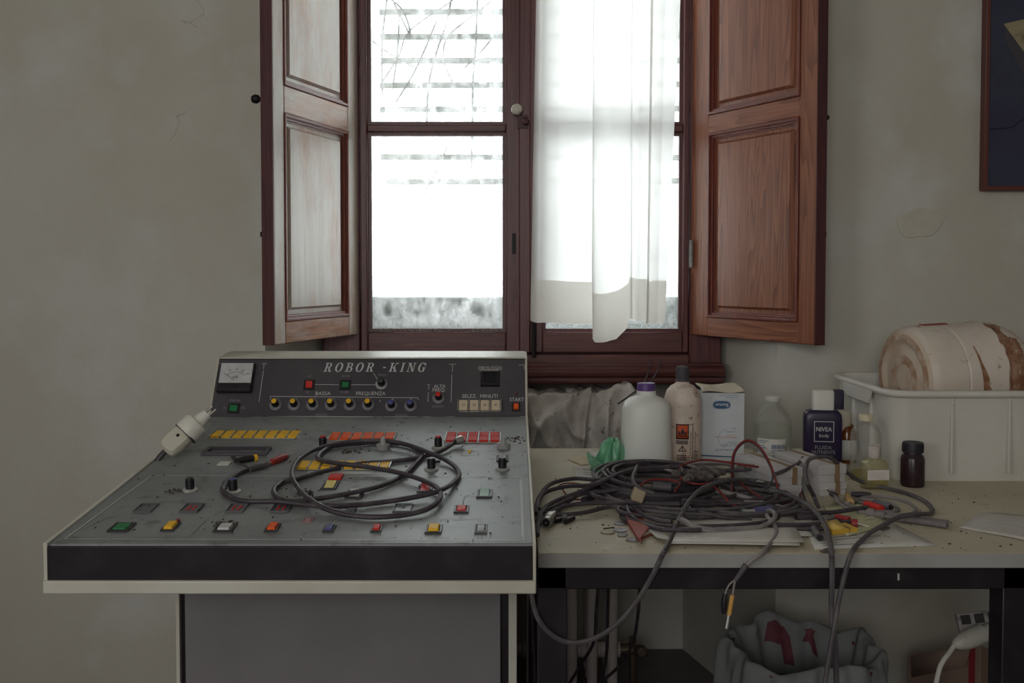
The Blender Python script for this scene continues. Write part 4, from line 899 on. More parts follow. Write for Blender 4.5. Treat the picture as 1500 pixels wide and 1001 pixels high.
# upright white carton, printed upside down
p, s = place(1055, 672); t = thing('carton', 'tall white carton with blue upside-down print and a torn open top', 'box', p + Vector((0, .004, 0)), R(-4))
WC = M('white_card', srgb(196, 202, 208), .6, n=(12, srgb(186, 190, 194), .4, .7)); CB = M('brown_card_inside', srgb(196, 188, 170), .8)
hw, hd, hh = 31.5*s, 22*s, 99*s
MB().box(-hw, hw, -hd, hd, 0, hh).build('body', WC, t, local=True, bevel=.0006)
m = MB().grid(lambda u, v: (-hw + 2*hw*u + .004*math.sin(v*5), -hd + 2*hd*v*1.05, hh + .003 + .0022*math.sin(u*7 + v*2) + .010*v), 14, 6); m.build('torn_flap', CB, t, local=True, fix=False, thick=.0008)
MB().add([(hw, -hd, hh), (hw + .008, -hd*.3, hh + .001), (hw + .006, hd, hh - .004), (hw, hd, hh)], [(0,1,2,3)]).build('side_flap', CB, t, local=True, fix=False, thick=.0006)
DB = M('print_blue', srgb(46, 82, 120), .5); TB = Matrix(((-1,0,0,0),(0,0,-1,-hd - .0004),(0,-1,0,0),(0,0,0,1)))   # upside-down front
def TBm(x, z): return Matrix.Translation((x, 0, z)) @ TB
m = MB(); m.prism([(11.8*s*abs(math.cos(a))**.7*math.copysign(1,math.cos(a)), 5.6*s*abs(math.sin(a))**.8*math.copysign(1,math.sin(a))) for a in [2*math.pi*k/32 for k in range(32)]], 0, .0003, TBm(-1*s, 82*s)); m.build('logo_plate', DB, t, local=True, smooth=0)
m = MB().text('Baxter', 7.2*s, TBm(-1*s, 82*s) @ Matrix.Translation((0, 0, .0006))); m.build('logo_lettering', M('white_ink', srgb(210, 214, 218), .6), t, local=True, smooth=0, fix=False)
m = MB(); 
for k in range(36):
    a = 2*math.pi*k/36; b = 2*math.pi*(k+1)/36; g = lambda q, e: (e*12.9*s*abs(math.cos(q))**.7*math.copysign(1,math.cos(q)), e*6.6*s*abs(math.sin(q))**.8*math.copysign(1,math.sin(q)), 0)
    m.add([g(a,1), g(b,1), g(b,.95), g(a,.95)], [(0,1,2,3)], TBm(-1*s, 82*s))
m.add([(-hw, -hd - .0004, 7*s), (hw, -hd - .0004, 4.5*s), (hw, -hd - .0004, 6*s), (-hw, -hd - .0004, 9*s)], [(0,1,2,3)])
m.build('blue_print', DB, t, local=True, smooth=0, fix=False)
m = MB()
for txt, x, z, sz in (('Glucosio al 5%', 5.5*s, 16*s, 5.2*s), ('Soluzione per infusione', 12*s, 22.5*s, 2.8*s), ('endovenosa sterile', 12.5*s, 25*s, 2.6*s), ('e apirogena', 14*s, 27.5*s, 2.6*s), ('cod. B 0062', 13*s, 43*s, 2.8*s), ('500 ml', 16*s, 48*s, 2.6*s), ('Contenuto flaconi da 500 ml', 9*s, 95.5*s, 2.5*s), ('uso endovenoso', 14*s, 92.5*s, 2.5*s)):
    m.text(txt, sz, TBm(x, z))
for k in range(12):
    a0, a1 = R(90 + k*14), R(90 + (k+1)*14); c_ = Vector((7*s, -hd - .0005, 33*s)); q = lambda a, r: (c_.x + r*math.cos(a), c_.y, c_.z + r*math.sin(a)); m.add([q(a0, 13*s), q(a1, 13*s), q(a1, 12.6*s), q(a0, 12.6*s)], [(0,1,2,3)])
m.build('lettering', BLUEINK, t, local=True, smooth=0, fix=False)
m = MB().add([(-11*s, -hd - .0005, 34.6*s), (22*s, -hd - .0005, 34.1*s), (22*s, -hd - .0005, 34.9*s), (-11*s, -hd - .0005, 35.2*s)], [(0,1,2,3)]); m.text('preparazione', 2.4*s, TBm(12*s, 37*s)); m.build('red_print', M('red_ink', srgb(196, 96, 80), .6), t, local=True, smooth=0, fix=False)

# glass
def glassy(name, tint, dust, dcol):                             # thin old glass: see-through, glossy at the rims, a film of dust
    m = bpy.data.materials.new(name); m.use_nodes = True; nt = m.node_tree; N = nt.nodes; L = nt.links
    for x in list(N): N.remove(x)
    out = N.new('ShaderNodeOutputMaterial'); tr = N.new('ShaderNodeBsdfTransparent'); tr.inputs[0].default_value = (*tint, 1)
    df = N.new('ShaderNodeBsdfDiffuse'); df.inputs[0].default_value = (*dcol, 1); tl = N.new('ShaderNodeBsdfTranslucent'); tl.inputs[0].default_value = (*dcol, 1)
    gl = N.new('ShaderNodeBsdfGlossy'); gl.inputs['Roughness'].default_value = .12
    lw = N.new('ShaderNodeLayerWeight'); lw.inputs['Blend'].default_value = .25
    a = N.new('ShaderNodeMixShader'); a.inputs[0].default_value = .5; L.new(df.outputs[0], a.inputs[1]); L.new(tl.outputs[0], a.inputs[2])
    k = N.new('ShaderNodeMath'); k.operation = 'MULTIPLY_ADD'; k.inputs[1].default_value = .25; k.inputs[2].default_value = dust; k.use_clamp = True; L.new(lw.outputs['Facing'], k.inputs[0])
    p = N.new('ShaderNodeMath'); p.operation = 'POWER'; p.inputs[1].default_value = 2.2; L.new(lw.outputs['Facing'], p.inputs[0]); L.new(p.outputs[0], k.inputs[0])
    b = N.new('ShaderNodeMixShader'); L.new(k.outputs[0], b.inputs[0]); L.new(tr.outputs[0], b.inputs[1]); L.new(a.outputs[0], b.inputs[2])
    q = N.new('ShaderNodeMath'); q.operation = 'MULTIPLY'; q.inputs[1].default_value = .3; L.new(lw.outputs['Fresnel'], q.inputs[0])
    c = N.new('ShaderNodeMixShader'); L.new(q.outputs[0], c.inputs[0]); L.new(b.outputs[0], c.inputs[1]); L.new(gl.outputs[0], c.inputs[2])
    L.new(c.outputs[0], out.inputs[0]); return m
GLASS = glassy('bottle_glass', (.985, .99, .98), .13, (.86, .87, .84)); LIQ = glassy('clear_liquid', (.98, .985, .96), .07, (.78, .8, .72)); YLIQ = glassy('yellow_liquid', (.93, .86, .42), .18, (.72, .62, .2)); YGL = glassy('yellowish_glass', (.98, .97, .88), .14, (.8, .78, .6))
def shell(t, prof, s, mat, n=30, th=1.2, name='glass_body', loft=None):
    outer = [(r*s, z*s) for r, z in prof]; inner = [(max(.0005, (r - th)*s), (z + (th if i == 0 else 0))*s) for i, (r, z) in enumerate(prof)]
    pr = [(0, outer[0][1])] + outer
    return MB().lathe(pr, n).build(name, mat, t, local=True, smooth=50, fix=False)
p, s = place(1131.5, 668); t = thing('infusion_bottle', 'clear glass infusion bottle with a grey stopper and a white label', 'bottle', p)
shell(t, [(27,0),(28,2),(28,42),(27.5,50),(25,58),(19,67),(12,75),(9,79),(8.5,82)], s, GLASS)
lath(t, [(26.4,1.6),(26.6,42),(25.8,47),(0,47.2)], s, 'liquid', LIQ, 28)
lath(t, [(8.8,80.5),(8.8,81.5),(11,82),(11,87),(9.5,88.5),(0,88.6)], s, 'stopper', M('grey_stopper', srgb(196, 194, 190), .6), 22)
cyl_label(t, 28*s, 3*s, 29*s, -64, 28, PAPER)
m = MB(); lr = random.Random(5); a = -18
while a < 22:
    w_ = lr.choice((.7, 1.2, 1.8)); rline(m, 28*s, a, a + w_, 15*s, 21*s, .0012); a += w_ + lr.choice((.7, 1.1))
for k, (a0, a1) in enumerate(((-58,-26),(-58,-34),(-18,14),(-18,18),(-58,-30),(-18,6),(-58,-40))): rline(m, 28*s, a0, a1, (25.6 - k*2.6 - (8 if a0 > -30 else 0))*s*1.0, (26.4 - k*2.6 - (8 if a0 > -30 else 0))*s, .0012)
m.build('printed_marks', BLUEINK, t, local=True, smooth=0, fix=False)
cyl_text(t, [('0,9%', -48, 18*s, 6*s, 0)], 28*s, BLUEINK)
# lotion bottles
NB = M('navy_plastic', srgb(40, 31, 60), .35, n=(120, srgb(84, 78, 110), .68, .76)); WCAP = M('white_cap', srgb(204, 202, 196), .4)
p, s = place(1204, 681); t = thing('lotion_bottle', 'flat navy lotion bottle with a white square cap', 'bottle', p, R(-9))
MB().loft([(25*s,11*s,0,.28),(27*s,13*s,3*s,.28),(27*s,13*s,68*s,.28),(26*s,12.5*s,76*s,.32),(22*s,11*s,80.5*s,.36),(14*s,9*s,82*s,.4)], 32).build('body', NB, t, local=True, smooth=50)
MB().loft([(15.5*s,10*s,82*s,.3),(15.5*s,10*s,108*s,.3),(14*s,8.5*s,111*s,.35)], 28).build('cap', WCAP, t, local=True, smooth=50)
Tl = lambda x, z: Matrix(((1,0,0,x*s),(0,0,-1,-13.3*s),(0,1,0,z*s),(0,0,0,1)))
m = MB(); m.ring(-13.5*s, 14.5*s, 36*s, 66*s, .8*s, 0, .0003, Matrix(((1,0,0,0),(0,0,-1,-13.2*s),(0,1,0,0),(0,0,0,1)))); m.build('logo_frame', PRINT, t, local=True, smooth=0)
MB().text('NIVEA', 9.2*s, Tl(0, 54), width=22*s).add(*[MB().text('NIVEA', 9.2*s, Tl(.35, 54.2), width=22*s).__dict__[k] for k in ('v', 'f')]).text('body', 7*s, Tl(.5, 45)).build('logo_lettering', PRINT, t, local=True, smooth=0, fix=False)
m = MB().text('FLUIDA', 7.2*s, Tl(-.5, 27.5)).text('NUTRIENTE', 7.2*s, Tl(0, 20.5), width=33*s).text('FORMULA NUTRIENTE', 3.4*s, Tl(0, 8)); m.add([(-10*s,-13.3*s,15.5*s),(14*s,-13.3*s,15.5*s),(14*s,-13.3*s,16*s),(-10*s,-13.3*s,16*s)], [(0,1,2,3)]); m.build('lettering', PRINTD, t, local=True, smooth=0, fix=False)
p, s = place(1221, 676); t = thing('lotion_bottle', 'off-white flat bottle with a navy cap, behind the navy lotion bottle', 'bottle', p, R(-9))
MB().loft([(22*s,10*s,0,.3),(23*s,12*s,3*s,.3),(23*s,12*s,68*s,.3),(21*s,11*s,75*s,.35),(12*s,8*s,78*s,.4)], 30).build('body', M('yellowed_plastic', srgb(186, 176, 160), .45, n=(14, srgb(160, 132, 100), .5, .75)), t, local=True, smooth=50)
MB().loft([(13*s,8*s,78*s,.3),(13*s,8*s,104*s,.3),(11.5*s,7*s,106*s,.35)], 26).build('cap', NB, t, local=True, smooth=50)
p, s = place(1240, 677); t = thing('amber_bottle', 'small amber bottle with a black cap, mostly hidden behind the lotion bottles', 'bottle', p)
AMB = M('amber_glass', srgb(150, 84, 40), .15, trans=.5)
lath(t, [(13,0),(13.5,2),(13.5,44),(10,53),(5,59),(5,63)], s, 'body', AMB, 24); lath(t, [(5.5,60),(5.5,71),(0,72)], s, 'cap', BLACK, 16); cyl_label(t, 13.5*s, 5*s, 34*s, -60, 70, PAPER)
p, s = place(1267.5, 703); t = thing('glass_bottle', 'clear round glass bottle with a cream cap, a little yellow liquid inside', 'bottle', p)
shell(t, [(21,0),(22,2),(22,64),(21,71),(17,79),(10.5,84),(9,87),(9,92)], s, GLASS); lath(t, [(20.4,1.6),(20.6,12),(0,12.2)], s, 'liquid', YLIQ, 26)
lath(t, [(9.6,88),(9.8,88),(9.8,96),(9,97),(0,97.2)], s, 'cap', M('cream_cap', srgb(206, 196, 170), .5, n=(40, srgb(180, 160, 124), .55, .75)), 20, 'cream screw cap')
cyl_label(t, 22*s, 38*s, 56*s, 8, 46, M('peeling_label', srgb(196, 190, 184), .7, n=(40, srgb(160, 110, 80), .6, .7)))
p, s = place(1280, 715); t = thing('glass_flask', 'small square flask of pale yellow glass with a handwritten label and paper-wrapped neck', 'bottle', p, R(4))
def sq(prof, e): return [(r*s, d*s, z*s, e) for r, d, z in prof]
m = MB().loft(sq([(17,12,0),(18,13,2),(18,13,37),(16,11.5,41),(9,8,43.5),(6.5,6.5,45)], .35) + [(5.2*s,5.2*s,45*s,.6),(8*s,7*s,42.5*s,.4),(14.8*s,10.4*s,40*s,.35),(16.6*s,11.6*s,36.5*s,.35),(16.6*s,11.6*s,3*s,.35)], 32); m.build('glass_body', YGL, t, local=True, smooth=50, fix=False)
MB().loft(sq([(16,11.2,3),(16.2,11.3,14)], .35), 28).build('liquid', YLIQ, t, local=True)
lath(t, [(6.8,44),(7.6,46),(8.2,52),(8.4,58),(7.6,62),(0,62.5)], s, 'neck_paper', M('crumpled_paper', srgb(192, 184, 178), .8, n=(60, srgb(150, 100, 80), .6, .72), bump=(120, .6)), 16)
MB().box(-15.5*s, 17*s, -13.5*s, -13.0*s, 14*s, 29*s).build('label_sheet', PAPER, t, local=True)
m = MB(); lr = random.Random(8)
for k, zz in enumerate((25, 21, 17)):
    x = -14 + k * 2.2; pts = []
    while x < 12 + k: pts.append(Vector((x*s, -13.8*s, (zz + lr.uniform(-1.3, 1.6) - (x+14)*.03)*s))); x += 1.1
    m.tube(pts, .00022, 4)
m.build('handwriting', M('red_pen', srgb(170, 90, 86), .6), t, local=True, smooth=0, fix=False)
p, s = place(1336.5, 712); t = thing('pill_jar', 'dark brown glass jar with a black ribbed lid', 'jar', p)
lath(t, [(15.5,0),(16.8,1.5),(17,4),(17,40),(15.5,45),(12.5,48),(12.3,50)], s, 'body', M('dark_brown_glass', srgb(44, 26, 32), .25, n=(60, srgb(64, 48, 50), .55, .8)), 30)
m = MB().lathe([(14.6*s,50*s),(14.8*s,63*s),(14*s,65*s),(12.5*s,64.6*s),(0,64.4*s)], 30)
for k in range(36): m.box(-.0004, .0004, 14.5*s, 15.2*s, 51*s, 62.5*s, Matrix.Rotation(2*math.pi*k/36, 4, 'Z'))
m.build('lid', M('black_lid', srgb(40, 36, 44), .5, n=(50, srgb(70, 66, 68), .6, .8)), t, local=True)

# small grey boxes with brown tape
GB = M('grey_card', srgb(186, 184, 186), .75, n=(10, srgb(170, 166, 166), .4, .7), marks=((40, srgb(140, 132, 124), .66, .76, (1, 1, 1)),)); TAPE = M('brown_tape', srgb(132, 108, 82), .5)
def cardbox(px, py, w_, dep, h0, h1, rz, label, tapex, dz=0, at=0):
    a = onT(px, py, at); c_ = a + Matrix.Rotation(R(rz), 3, 'Z') @ Vector((w_/2, dep/2, 0))
    t = thing('small_box', label, 'box', (c_.x, c_.y, TZ + dz), R(rz))
    lidh = (h1 - h0) * .55
    MB().box(-w_/2 + .002, w_/2 - .002, -dep/2 + .002, dep/2 - .002, 0, h1 - h0 - .002).build('tray', GB, t, local=True)
    MB().box(-w_/2, w_/2, -dep/2, dep/2, h1 - h0 - lidh, h1 - h0).build('lid', GB, t, local=True, bevel=.0008)
    if tapex is not None:
        m = MB().box(tapex*w_ - .005, tapex*w_ + .005, -dep/2 - .0005, dep/2 + .0005, .001, h1 - h0 + .0005); m.build('tape_strip', TAPE, t, local=True)
    return t
s = onT(1200, 727).y / F
cardbox(1200.5, 727.5, .058, .15, 0, 19*s, 15, 'grey card box with brown tape, lower of the two stacked ones', .17)
cardbox(1199, 727.5, .060, .155, 0, 26*s, 16, 'grey card box with brown tape, upper of the two stacked ones', .17, dz=19*s + .0003)
cardbox(1134, 713, .058, .16, 0, 19*s, 15.5, 'grey card box under the left one of the two upper boxes, mostly hidden by cables', None, at=19*s)
cardbox(1134, 713, .060, .165, 0, 25*s, 15.5, 'upper grey card box with brown tape, left of the one by the flask', .22, dz=19*s + .0003, at=19*s)

# crate and drum
CRT = M('milky_crate_plastic', srgb(206, 204, 198), .4, n=(5, srgb(196, 192, 184), .4, .7), sss=.15, marks=((50, srgb(150, 140, 126), .68, .77, (1, 1, 1)),))
cf = onT(1310, 707); cb = atZ(1256, 548, atY(1310, 576, cf.y - .008).z); zc = cb.z - TZ
cx0 = cf.x - .006; cy0 = cf.y; cy1 = cb.y - .006; cx1 = cx0 + .47; cmx, cmy = (cx0 + cx1)/2, (cy0 + cy1)/2; W2, D2 = (cx1 - cx0)/2, (cy1 - cy0)/2
t = thing('storage_crate', 'white translucent plastic crate with a rolled rim, on the right end of the table', 'crate', (cmx, cmy, TZ))
def rr(hw, hd, r, z, n=6):
    out = []
    for sx, sy, a0 in ((1,1,0),(-1,1,90),(-1,-1,180),(1,-1,270)):
        for k in range(n + 1):
            a = R(a0 + 90*k/n); out.append((sx*(hw - r) + r*math.cos(a), sy*(hd - r) + r*math.sin(a), z))
    return out
rings = [rr(W2 - .014, D2 - .014, .03, .0), rr(W2 - .012, D2 - .012, .034, .014), rr(W2, D2, .036, zc), rr(W2 - .003, D2 - .003, .034, zc), rr(W2 - .015, D2 - .015, .032, .017)]
m = MB(); n_ = len(rings[0]); vs = sum(rings, []); fs = [(i*n_ + k, i*n_ + (k+1) % n_, (i+1)*n_ + (k+1) % n_, (i+1)*n_ + k) for i in range(4) for k in range(n_)] + [tuple(range(n_))[::-1], tuple(range(4*n_, 5*n_))]
m.add(vs, fs); m.build('body', CRT, t, local=True)
pr = rr(W2 + .004, D2 + .004, .04, zc - .003); MB().tube(pr, .0075, 8, closed=True).build('rim', CRT, t, local=True, smooth=60)
for xx in (-.115, .0, .115): MB().box(xx - .0025 + .0, xx + .0025, -D2 - .002, -D2 + .012, .018, zc - .008).build('rib', CRT, t, local=True, bevel=.001)
for yy in (-.06, .05): MB().box(-W2 - .002, -W2 + .012, yy - .0025, yy + .0025, .018, zc - .008).build('rib', CRT, t, local=True, bevel=.001)
m = MB().prism([(-.095, 0), (.095, 0), (.07, -.034), (-.07, -.034)], 0, .004, Matrix(((0,0,-1,-W2 - .006),(1,0,0,0),(0,1,0,zc - .002),(0,0,0,1))))
for yy in (-.06, -.03, 0, .03, .06): m.box(-W2 - .009, -W2 + .004, yy - .002, yy + .002, zc - .03, zc - .004)
m.build('handle', CRT, t, local=True, bevel=.001)
DRM = M('rust_stained_plastic', srgb(214, 204, 194), .5, n=(6, srgb(202, 186, 172), .4, .7), marks=((40, srgb(150, 110, 84), .62, .72, (1, 1, 1)),))
dc = atY(1322, 546, 2.185); dr = .114
t = thing('plastic_drum', 'rust-stained white plastic drum lying on its side in the white crate', 'drum', (dc.x, dc.y, dc.z - .012), rot=(0, R(90) - R(2.5), R(10)))
pr = [(0, .012), (.096, .012), (.104, .005), (dr - .004, .012), (dr, .025), (dr, .085), (dr - .0025, .088), (dr, .092), (dr, .165), (dr + .003, .172), (dr + .003, .180), (dr - .001, .186), (dr - .003, .215), (.098, .245), (.075, .268), (.045, .280), (.036, .284), (.036, .300)]
MB().lathe(pr, 40).build('body', DRM, t, local=True, smooth=24)
MB().lathe([(0,.004),(.060,.004),(.066,.006),(.078,.006),(.084,0),(.098,.001),(.106,.006),(.100,.014),(0,.014)], 40).build('end_face', M('yellowed_end', srgb(206, 192, 176), .5, n=(14, srgb(190, 166, 144), .4, .7)), t, local=True, smooth=50)
MB().lathe([(.084,-.0008),(.098,.0004),(.098,.0018),(.084,.0003),(.084,-.0004)], 40, None, False).lathe([(.030,.0036),(.050,.0036),(.050,.0042),(.030,.0042),(.030,.0032)], 40, None, False).build('rust_ring', M('rust_stain', srgb(170, 136, 110), .8, n=(24, srgb(204, 188, 172), .42, .62)), t, local=True, fix=False)
RS = M('brown_drip', srgb(134, 92, 66), .8, n=(50, srgb(176, 142, 118), .42, .68)); lr = random.Random(4)
for a0, a1, z0, z1, taper in ((232, 292, .120, .137, 1), (196, 292, .176, .206, .0), (222, 286, .206, .252, .2)):
    j0 = [lr.uniform(-.006, .006) for _ in range(15)]; j1 = [lr.uniform(-.007, .007) for _ in range(15)]
    def st(u, v, a0=a0, a1=a1, z0=z0, z1=z1, taper=taper, j0=j0, j1=j1):
        i = int(round(v * 14)); a = R(a0 + (a1 - a0) * v); w0 = z0 + j0[i]; w1 = z1 + j1[i]
        if taper == 1: w0 = z0 - .010 * (1 - v); w1 = w0 + .003 + (.020 + j1[i]) * v ** 1.6
        z = w0 + (w1 - w0) * u; r = dr + .0012 + (.003 if .168 < z < .184 else 0) - (max(0, z - .184) * .1) - (max(0, z - .215) * .42)
        return (r * math.cos(a), r * math.sin(a), z)
    MB().grid(st, 6, 14).build('rust_stain', RS, t, local=True, smooth=60, fix=False)
MB().lathe([(.040, .288), (.040, .310), (.036, .314), (0, .314)], 24).build('cap', DGREY, t, local=True)
MB().loft([(.012,.004,0,.5),(.012,.004,.055,.5)], 12, Matrix(((0,0,0,0),(0,1,0,0),(0,0,0,0),(0,0,0,1))) if False else Matrix.Translation((-dr - .0005, 0, .05)) @ Matrix.Rotation(0, 4, 'X') @ Matrix.Diagonal((.12, 3.0, 1, 1))).build('red_sticker', M('red_sticker', srgb(150, 62, 58), .5), t, local=True)

# green bag
GBG = M('green_film', srgb(96, 160, 124), .3, n=(20, srgb(150, 192, 164), .45, .7))
p, s = place(893, 697)
def bagf(u, v):
    a = 2*math.pi*u; h = v
    r = (17 + 4*math.sin(3*a + 5*v) + 3*math.sin(7*a + 2)) * s * 1.1 * math.cos(min(1, h)*1.55)**.55
    return (p.x + 9*s*v + r*math.cos(a)*(1.15 - .35*h), p.y + .03 + r*math.sin(a)*.9, TZ + .001 + 50*s*math.sin(h*1.57) + .004*math.sin(5*a + 6*h)*min(1, h*4))
m = MB().grid(bagf, 40, 16)
def tail(u, v): return (p.x - (6 + 26*u)*s + .004*math.sin(v*9), p.y + .004 - .016*u + .014*(v - .5), TZ + .004 + (12 + 10*u + 9*math.sin(v*8 + 3*u))*s*(.5 + .6*u))
m.grid(tail, 10, 12)
tag(m.build('green_bag', GBG, smooth=70, fix=False, thick=.0005), 'crumpled green plastic bag tucked beside the white bottle', 'bag')

# ------------------------------------------------------------------ papers
WP = M('dusty_white_paper', srgb(196, 194, 190), .8, n=(8, srgb(180, 174, 166), .4, .7), marks=((120, srgb(140, 128, 116), .68, .76, (1, 1, 1)),)); YP = M('pale_green_paper', srgb(186, 184, 150), .8, n=(10, srgb(170, 168, 136), .4, .7))
def sheet(name, pts, mat, label, cat='paper', h=0, th=.0006, lines=None, warp=.0015, group=None):
    q = [onT(x, y, h) for x, y in pts]; n_ = 8
    def fn(u, v):
        if len(q) == 4: a = q[0].lerp(q[1], u); b = q[3].lerp(q[2], u); r_ = a.lerp(b, v)
        return (r_.x, r_.y, TZ + h + th/2 + .0002 + warp * (.5 + .5*math.sin(u*5 + v*4 + len(label))) * (u*(1-u) + v*(1-v)) )
    o = MB().grid(fn, n_, n_).build(name, mat, smooth=60, thick=th, fix=False); tag(o, label, cat, group)
    if lines:
        m = MB(); lr = random.Random(len(label))
        for (u0, u1, v0, v1) in lines:
            f = [Vector(fn(u0, v0)), Vector(fn(u1, v0)), Vector(fn(u1, v1)), Vector(fn(u0, v1))]; m.add([v + Vector((0, 0, th/2 + .0004)) for v in f], [(0,1,2,3)])
        m.build('printed_lines', PRINTD2, o, smooth=0, fix=False)
    return o
PRINTD2 = M('grey_ink', srgb(110, 106, 106), .7)
LN = [(.08, .2 + .7*rnd.random(), v, v + .012) for v in (.1,.16,.22,.28,.36,.42,.48,.56,.62,.7,.76,.84,.9)]
sheet('paper_sheet', [(1172,762),(1240,735),(1375,800),(1194,806)], WP, 'large white sheet with faint print near the table front, under the yellow box', lines=LN, h=.0)
sheet('paper_sheet', [(1205,742),(1262,736),(1304,771),(1240,786)], YP, 'pale green sheet lying on the large white sheet', h=.0022, lines=[(.1,.9,v,v+.02) for v in (.2,.32,.44,.56,.68)])
sheet('paper_sheet', [(1438,751),(1530,757),(1540,800),(1406,774)], WP, 'curled white sheet at the right edge of the picture', h=.0005, warp=.004, lines=[(.2,.7,.55,.558)])
sheet('paper_sheet', [(860,661),(905,664),(905,684),(878,682)], WP, 'printed white card behind the green bag', h=.0005, lines=[(.25,.35,.3,.6),(.45,.5,.3,.6),(.55,.6,.3,.6),(.66,.8,.3,.6)])
sheet('paper_sheet', [(831,674),(851,668),(877,678),(852,683)], M('yellowed_paper', srgb(184, 172, 146), .8), 'small yellowed slip of paper near the back of the table', h=.0005, warp=.006)
sheet('paper_sheet', [(838,684),(876,685),(885,702),(846,704)], WP, 'white printed leaflet left of the green bag', h=.0005, lines=[(.35,.85,v,v+.04) for v in (.2,.35,.5,.65)])
for i, (pts, lab) in enumerate((([(1000,752),(1150,745),(1178,795),(985,794)], 'white sheet under the cable heap, topmost of the small stack'), ([(1010,748),(1160,750),(1172,800),(978,797)], 'white sheet under the cable heap, lowest of the small stack'), ([(1090,752),(1190,742),(1190,786),(1080,790)], 'white sheet sticking out from the right side of the cable heap'))):
    sheet('paper_sheet', pts, WP, lab, h=(.007, .0045, .0022)[i], warp=.002)
# red folder with papers
t = thing('red_folder', 'worn red card folder full of papers under the cable heap', 'folder', onT(950, 775))
RF = M('red_card', srgb(150, 72, 62), .6, n=(18, srgb(120, 56, 50), .5, .75))
f = [onT(898,738), onT(1000,735), onT(992,772), onT(937,792)]
def slab(z0, z1, k, mat, name, ins=0):
    c_ = sum(f, Vector())/4; g = [c_ + (v - c_)*(1 - ins) for v in f]
    return MB().prism([(v.x, v.y) for v in g], TZ + z0, TZ + z1).build(name, mat, t, bevel=.0008)
slab(.0003, .0016, 0, RF, 'back_cover'); slab(.002, .0060, 0, M('paper_block', srgb(190, 180, 160), .8, n=(200, srgb(150, 136, 112), .4, .6), stretch=(.1, .1, 1)), 'paper_block', .05)
def ontop(pts, z0, z1): return MB().prism([(onT(x, y, z0).x, onT(x, y, z0).y) for x, y in pts], TZ + z0, TZ + z1)
ontop([(900,736),(916,757),(934.5,789.5),(938,789.5),(953,772),(940,760),(924,738)], .0085, .0098).build('front_cover', RF, t, bevel=.0005)
ontop([(940,764),(955,772),(985,791),(962,788),(948,776)], .0066, .0072).build('torn_page', WP, t)
a, b = onT(898, 738), onT(936, 794.5)
MB().prism([(a.x, a.y), (a.x + .004, a.y), (b.x + .004, b.y), (b.x, b.y)], TZ + .0002, TZ + .0092).build('spine', RF, t, bevel=.001)
# coins
CO = M('old_coin', srgb(140, 138, 140), .4, .6, n=(60, srgb(110, 108, 108), .45, .7), bump=(240, .4)); CO2 = M('brass_coin', srgb(150, 142, 120), .45, .5, n=(60, srgb(120, 112, 94), .45, .7), bump=(240, .4))
for x, y, d, mt_, lab in ((910, 768, 23, CO, 'grey coin, rearmost of the five by the red folder'), (908.5, 778, 22, CO, 'grey coin, second from the rear of the five'), (890, 781, 20.5, CO2, 'dull brass coin, leftmost of the five'), (911.5, 785.5, 14.5, CO, 'smallest grey coin of the five'), (927.5, 792, 22, CO, 'grey coin nearest the table\'s front edge')):
    p, s = place(x, y); r = d/2*s; o = MB().lathe([(0,0),(r,0),(r,.0017),(r*.92,.0019),(r*.9,.0015),(0,.0015)], 26, Matrix.Translation((p.x, p.y, TZ + .0003))).build('coin', mt_, bevel=.0002); tag(o, lab, 'coin', 'coins on the table')
def rod(name, pts, r, mat, label, cat, h=None, parts=(), n=10):
    o = MB().tube(spline(pts, .004), r, n).build(name, mat); tag(o, label, cat); return o
def tp(x, y, h=0): return onT(x, y, h)
rod('rubber_plug', [tp(813,764,.004), tp(822,761.5,.004)], .004, BLACK, 'short black plug sleeve, leftmost of three on the table front', 'plug')
rod('rubber_plug', [tp(827,763,.004), tp(827,759,.004), tp(827,756,.014)], .0042, DGREY, 'dark plug sleeve standing up, middle of three', 'plug')
rod('rubber_plug', [tp(828,765,.004), tp(840,759,.0045)], .0042, BLACK, 'black plug sleeve lying flat, right of three', 'plug')
rod('nail', [tp(884,774.5,.001), tp(900,773,.001)], .0009, IRON, 'thin dark nail lying beside the coins', 'nail', n=6)
# matchbox-like yellow box
t = thing('yellow_box', 'small open yellow card box tied with thread', 'box', onT(1228, 780) , R(14))
YC2 = M('yellow_card', srgb(206, 164, 62), .55, n=(20, srgb(190, 150, 60), .5, .8)); s = onT(1228,780).y/F
MB().box(-20*s, 22*s, -.018, .018, .0012, .010).build('body', YC2, t, local=True, bevel=.0006); MB().add([(-20*s,-.018,.010),(3*s,-.018,.0105),(6*s,.016,.017),(-16*s,.018,.013)], [(0,1,2,3)]).build('flap', M('pale_yellow_card', srgb(214, 182, 96), .6), t, local=True, thick=.0006, fix=False)
MB().tube([(8*s,-.0188,.0012),(8*s,-.0188,.0106),(8*s,.0188,.0106),(8*s,.0188,.0012)], .0008, 5, closed=True).build('thread', DGREY, t, local=True)
